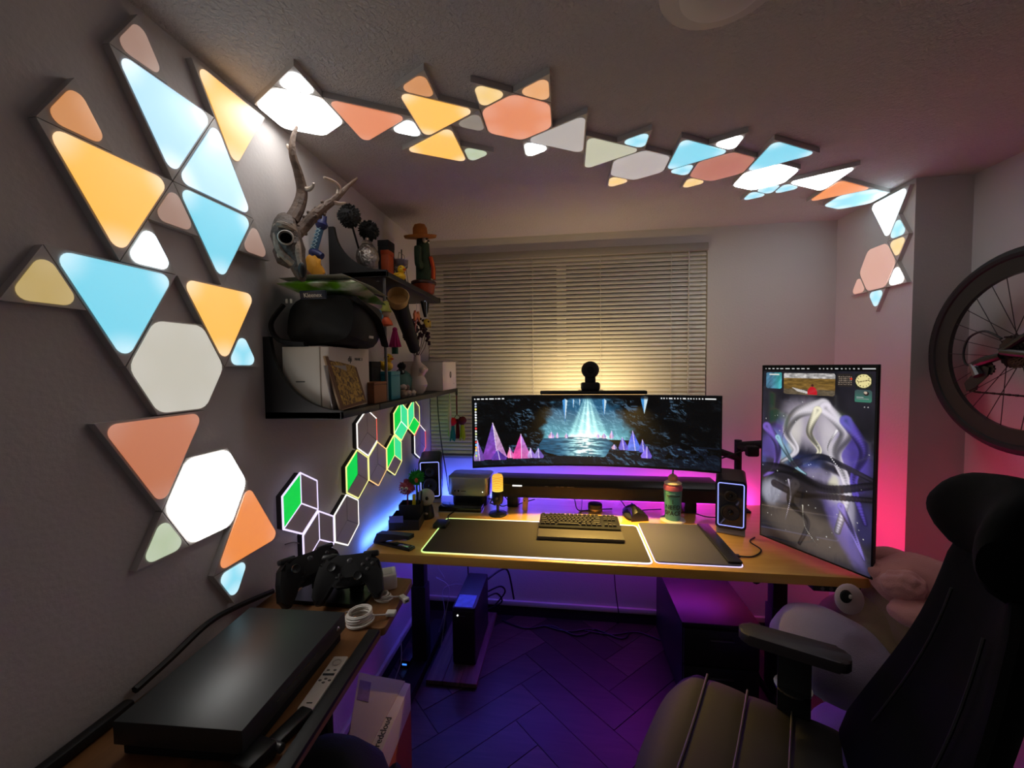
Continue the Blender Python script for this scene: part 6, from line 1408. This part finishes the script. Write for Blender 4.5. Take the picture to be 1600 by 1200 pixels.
for s_ in (-1, 1):
    B().tube([(s_*.062, 0, 0), (s_*.05, -.2, -.03), (s_*.03, BB[1], BB[2])], [.013, .012, .014], 10).build('chain_stay', frm, bike)
    B().tube([(s_*.062, 0, 0), (s_*.05, -.28, .20), (s_*.015, ST[1]+.02, ST[2]-.04)], [.011, .010, .010], 10).build('seat_stay', frm, bike)
    B().tube([(s_*.045, -1.0, 0), (s_*.04, HB[1]-.005, HB[2])], [.011, .014], 10).build('fork_blade', frm, bike)
for nm_, a, b, r in (('seat_tube', BB, (0, ST[1]-.02, ST[2]+.12), .017), ('top_tube', ST, HT, .017), ('down_tube', BB, HB, .021), ('head_tube', HB, (0, HT[1]+.005, HT[2]+.05), .021)): B().tube([a, b], r, 12).build(nm_, frm, bike)
B().ball((0, ST[1]-.03, ST[2]+.14), (.07, .13, .03), 16, 10).build('saddle', MATS['matte_black'], bike)
B().tube(spline([(-.25, -.90, .50), (-.1, -.95, .46), (0, -.94, .45), (.1, -.95, .46), (.135, -.92, .48)]), .013, 8).build('handlebar', frm, bike)
B().lathe([(.095, -.002), (.098, 0), (.095, .002), (.075, .002), (.072, 0), (.075, -.002)], 44, M=basis((-.045, BB[1], BB[2]), (0, 1, 0), (0, 0, 1), (1, 0, 0))).build('chainring', MATS['black_plastic'], bike)
for k in range(5): a = 2*PI*k/5; B().tube([(-.045, BB[1], BB[2]), (-.045, BB[1]+.078*math.cos(a), BB[2]+.078*math.sin(a))], .007, 6).build('chainring_arm', MATS['black_plastic'], bike)
B().cyl((-.07, BB[1], BB[2]), (.07, BB[1], BB[2]), .018, seg=16).build('bottom_bracket', MATS['grey_metal'], bike)
B().tube([(-.07, BB[1], BB[2]), (-.075, BB[1]-.12, BB[2]-.11)], .011, 8).build('crank', MATS['black_plastic'], bike); B().box(-.16, -.08, BB[1]-.15, BB[1]-.09, BB[2]-.125, BB[2]-.105, .004).build('pedal', MATS['black_plastic'], bike)
# derailleur and chain
dx = -.052
dr1, dr2 = (dx, .055, -.060), (dx, .118, -.115)
B().tube([(dx-.005, .01, -.015), (dx-.012, .055, -.03), (dx-.01, .10, -.045)], [.012, .016, .011], 10).build('derailleur_arm', MATS['black_plastic'], bike)
B().tube([(dx-.01, .10, -.045), (dx-.012, .075, -.085)], [.013, .016], 10).build('derailleur_body', MATS['grey_metal'], bike)
B().ball((dx-.012, .085, -.05), .010, 10, 8).build('derailleur_bolt', MATS['chrome'], bike)
for c in (dr1, (dx, .115, -.125)):
    n = 11; j_ = B().prism([((.019+(.004 if j % 2 else 0))*math.cos(PI*j/n), (.019+(.004 if j % 2 else 0))*math.sin(PI*j/n)) for j in range(2*n)], -.003, .003, M=basis(c, (0, 1, 0), (0, 0, 1), (1, 0, 0))).build('jockey_wheel', MATS['black_plastic'], bike, 0)
B().prism([(.045, -.055), (.075, -.045), (.135, -.115), (.125, -.145), (.095, -.13), (.05, -.085)], -.002, .002, M=basis((dx-.006, 0, 0), (0, 1, 0), (0, 0, 1), (1, 0, 0))).build('derailleur_cage', MATS['black_plastic'], bike, 0)
B().tube(spline([(dx, .015, .045), (dx-.004, .07, .075), (dx-.006, .125, .055), (dx-.008, .142, .0), (dx-.010, .13, -.04), (dx-.010, .11, -.05)]), .0038, 8).build('gear_cable', MATS['black'], bike)
for a, b in (((dx, .105, -.145), (-.046, BB[1]+.02, BB[2]-.097)), ((-.040, .02, .05), (-.046, BB[1]+.01, BB[2]+.097))):
    chn = B(); a, b = Vector(a), Vector(b); n = int((b-a).length/.0125)
    for k in range(n): p = a+(b-a)*((k+.5)/n); d_ = (b-a).normalized(); chn.add(*(lambda q: (q.V, q.F))(B().cbox((0, 0, 0), (.006, .0115, .0075 if k % 2 else .006), .0015, 1)), M=basis(p, (1, 0, 0), d_, Vector((1, 0, 0)).cross(d_)))
    chn.build('chain', mat('chain', (52, 44, 44), .4, .7), bike)['kind'] = 'stuff'
# wall hook
hk = thing('bike_hook', 'black wall hook carrying the bicycle frame', 'hook', (XR, WY-.72, WZ+.40)); B().box(-.02, 0, -.04, .04, -.10, .06, .004).build('plate', MATS['matte_black'], hk); B().tube(spline([(-.01, 0, -.01), (-.10, 0, -.02), (-.16, 0, -.015), (-.19, 0, .03)]), .010, 8).build('arm', MATS['matte_black'], hk)

# ================================================================== plush creature in the corner
plu = thing('plush_creature', 'huge soft plush fish-like creature with round eye slumped between desk and pillar', 'plush toy', (1.24, 1.66, 0))
ol = mat('plush_olive', (150, 128, 98), .95, var=.12, vscale=14, bump=.35, bscale=220, sheen=.3); wh = mat('plush_white', (158, 146, 172), .95, var=.06, vscale=14, bump=.35, bscale=260, sheen=.3); pk_ = mat('plush_pink', (216, 150, 146), .95, var=.1, vscale=12, bump=.3, bscale=220, sheen=.3)
def soft(c, r, nz, ns, m, name, seg=48, rings=30, M=None): return B().ball(c, r, seg, rings, M, nz, ns).build(name, m, plu, 180)
soft((.03, -.02, .50), (.205, .25, .335), .12, 2.4, ol, 'body')
soft((-.10, .0, .42), (.20, .22, .27), .07, 2.2, ol, 'neck')
sc_ = P(1, 1.50, 1300, 1022)-Vector((1.24, 1.66, 0)); soft((0, 0, 0), (.185, .18, .135), .05, 2.0, wh, 'snout', M=T(sc_.x, sc_.y, sc_.z, ry=.42))
bc_ = P(1, 1.44, 1372, 1108)-Vector((1.24, 1.66, 0)); soft((bc_.x, bc_.y, .20), (.215, .20, .20), .05, 1.8, wh, 'belly')
e_ = B().ball((0, 0, 0), (.047, .047, .018), 24, 12, M=basis(P(1, 1.43, 1327, 936)-Vector((1.24, 1.66, 0)), (1, .15, 0), Vector((.0, .25, 1)).normalized(), Vector((.1, -1, .25)).normalized())).build('eye', mat('plush_eye', (214, 190, 190), .8), plu)
EM = basis(P(1, 1.412, 1322, 932)-Vector((1.24, 1.66, 0)), (1, .15, 0), Vector((.0, .25, 1)).normalized(), Vector((.1, -1, .25)).normalized())
B().ball((0, 0, 0), (.020, .020, .006), 18, 8, M=EM).build('pupil', MATS['black'], e_); B().ball((.010, .0, .005), (.007, .007, .003), 12, 6, M=EM).build('eye_glint', MATS['white_plastic'], e_)
# crest of soft folded fins and the big side fin
def fin(poly, M, th, name, m=pk_): 
    b = B(); q = rpoly(poly, .012, 3); n = len(q); cx = sum(p[0] for p in q)/n; cy = sum(p[1] for p in q)/n; rg = []
    for f_, z in ((.55, -th), (.85, -th*.75), (1, 0), (.85, th*.75), (.55, th)): rg.append([(cx+(x-cx)*f_, cy+(y-cy)*f_, z) for x, y in q])
    b.loft(rg, True, M); return b.build(name, m, plu, 180)
def pix(Y, *pts): return [(P(1, Y, *p).x-1.24, P(1, Y, *p).z) for p in pts]
FM = lambda Y: basis((0, Y-1.66, 0), (1, 0, 0), (0, 0, 1), (0, -1, 0))
for (u_, v_, Y_, r_, nz_, nm_) in ((1434, 910, 1.54, (.135, .11, .090), .07, 'crest'), (1390, 874, 1.62, (.075, .06, .040), .06, 'crest'), (1380, 893, 1.56, (.045, .05, .034), .10, 'crest_fold'), (1412, 914, 1.46, (.060, .05, .046), .16, 'crest_fold'), (1440, 960, 1.42, (.085, .07, .044), .08, 'side_fin')):
    pc_ = P(1, Y_, u_, v_)-Vector((1.24, 1.66, 0)); soft(pc_, r_, nz_, 2.2, pk_, nm_)
fin(pix(1.30, (1398, 1048), (1412, 1032), (1432, 1026), (1440, 1040), (1420, 1062), (1400, 1070)), FM(1.30), .02, 'tail_fin', mat('plush_yellow', (206, 194, 80), .9, bump=.3, bscale=220))
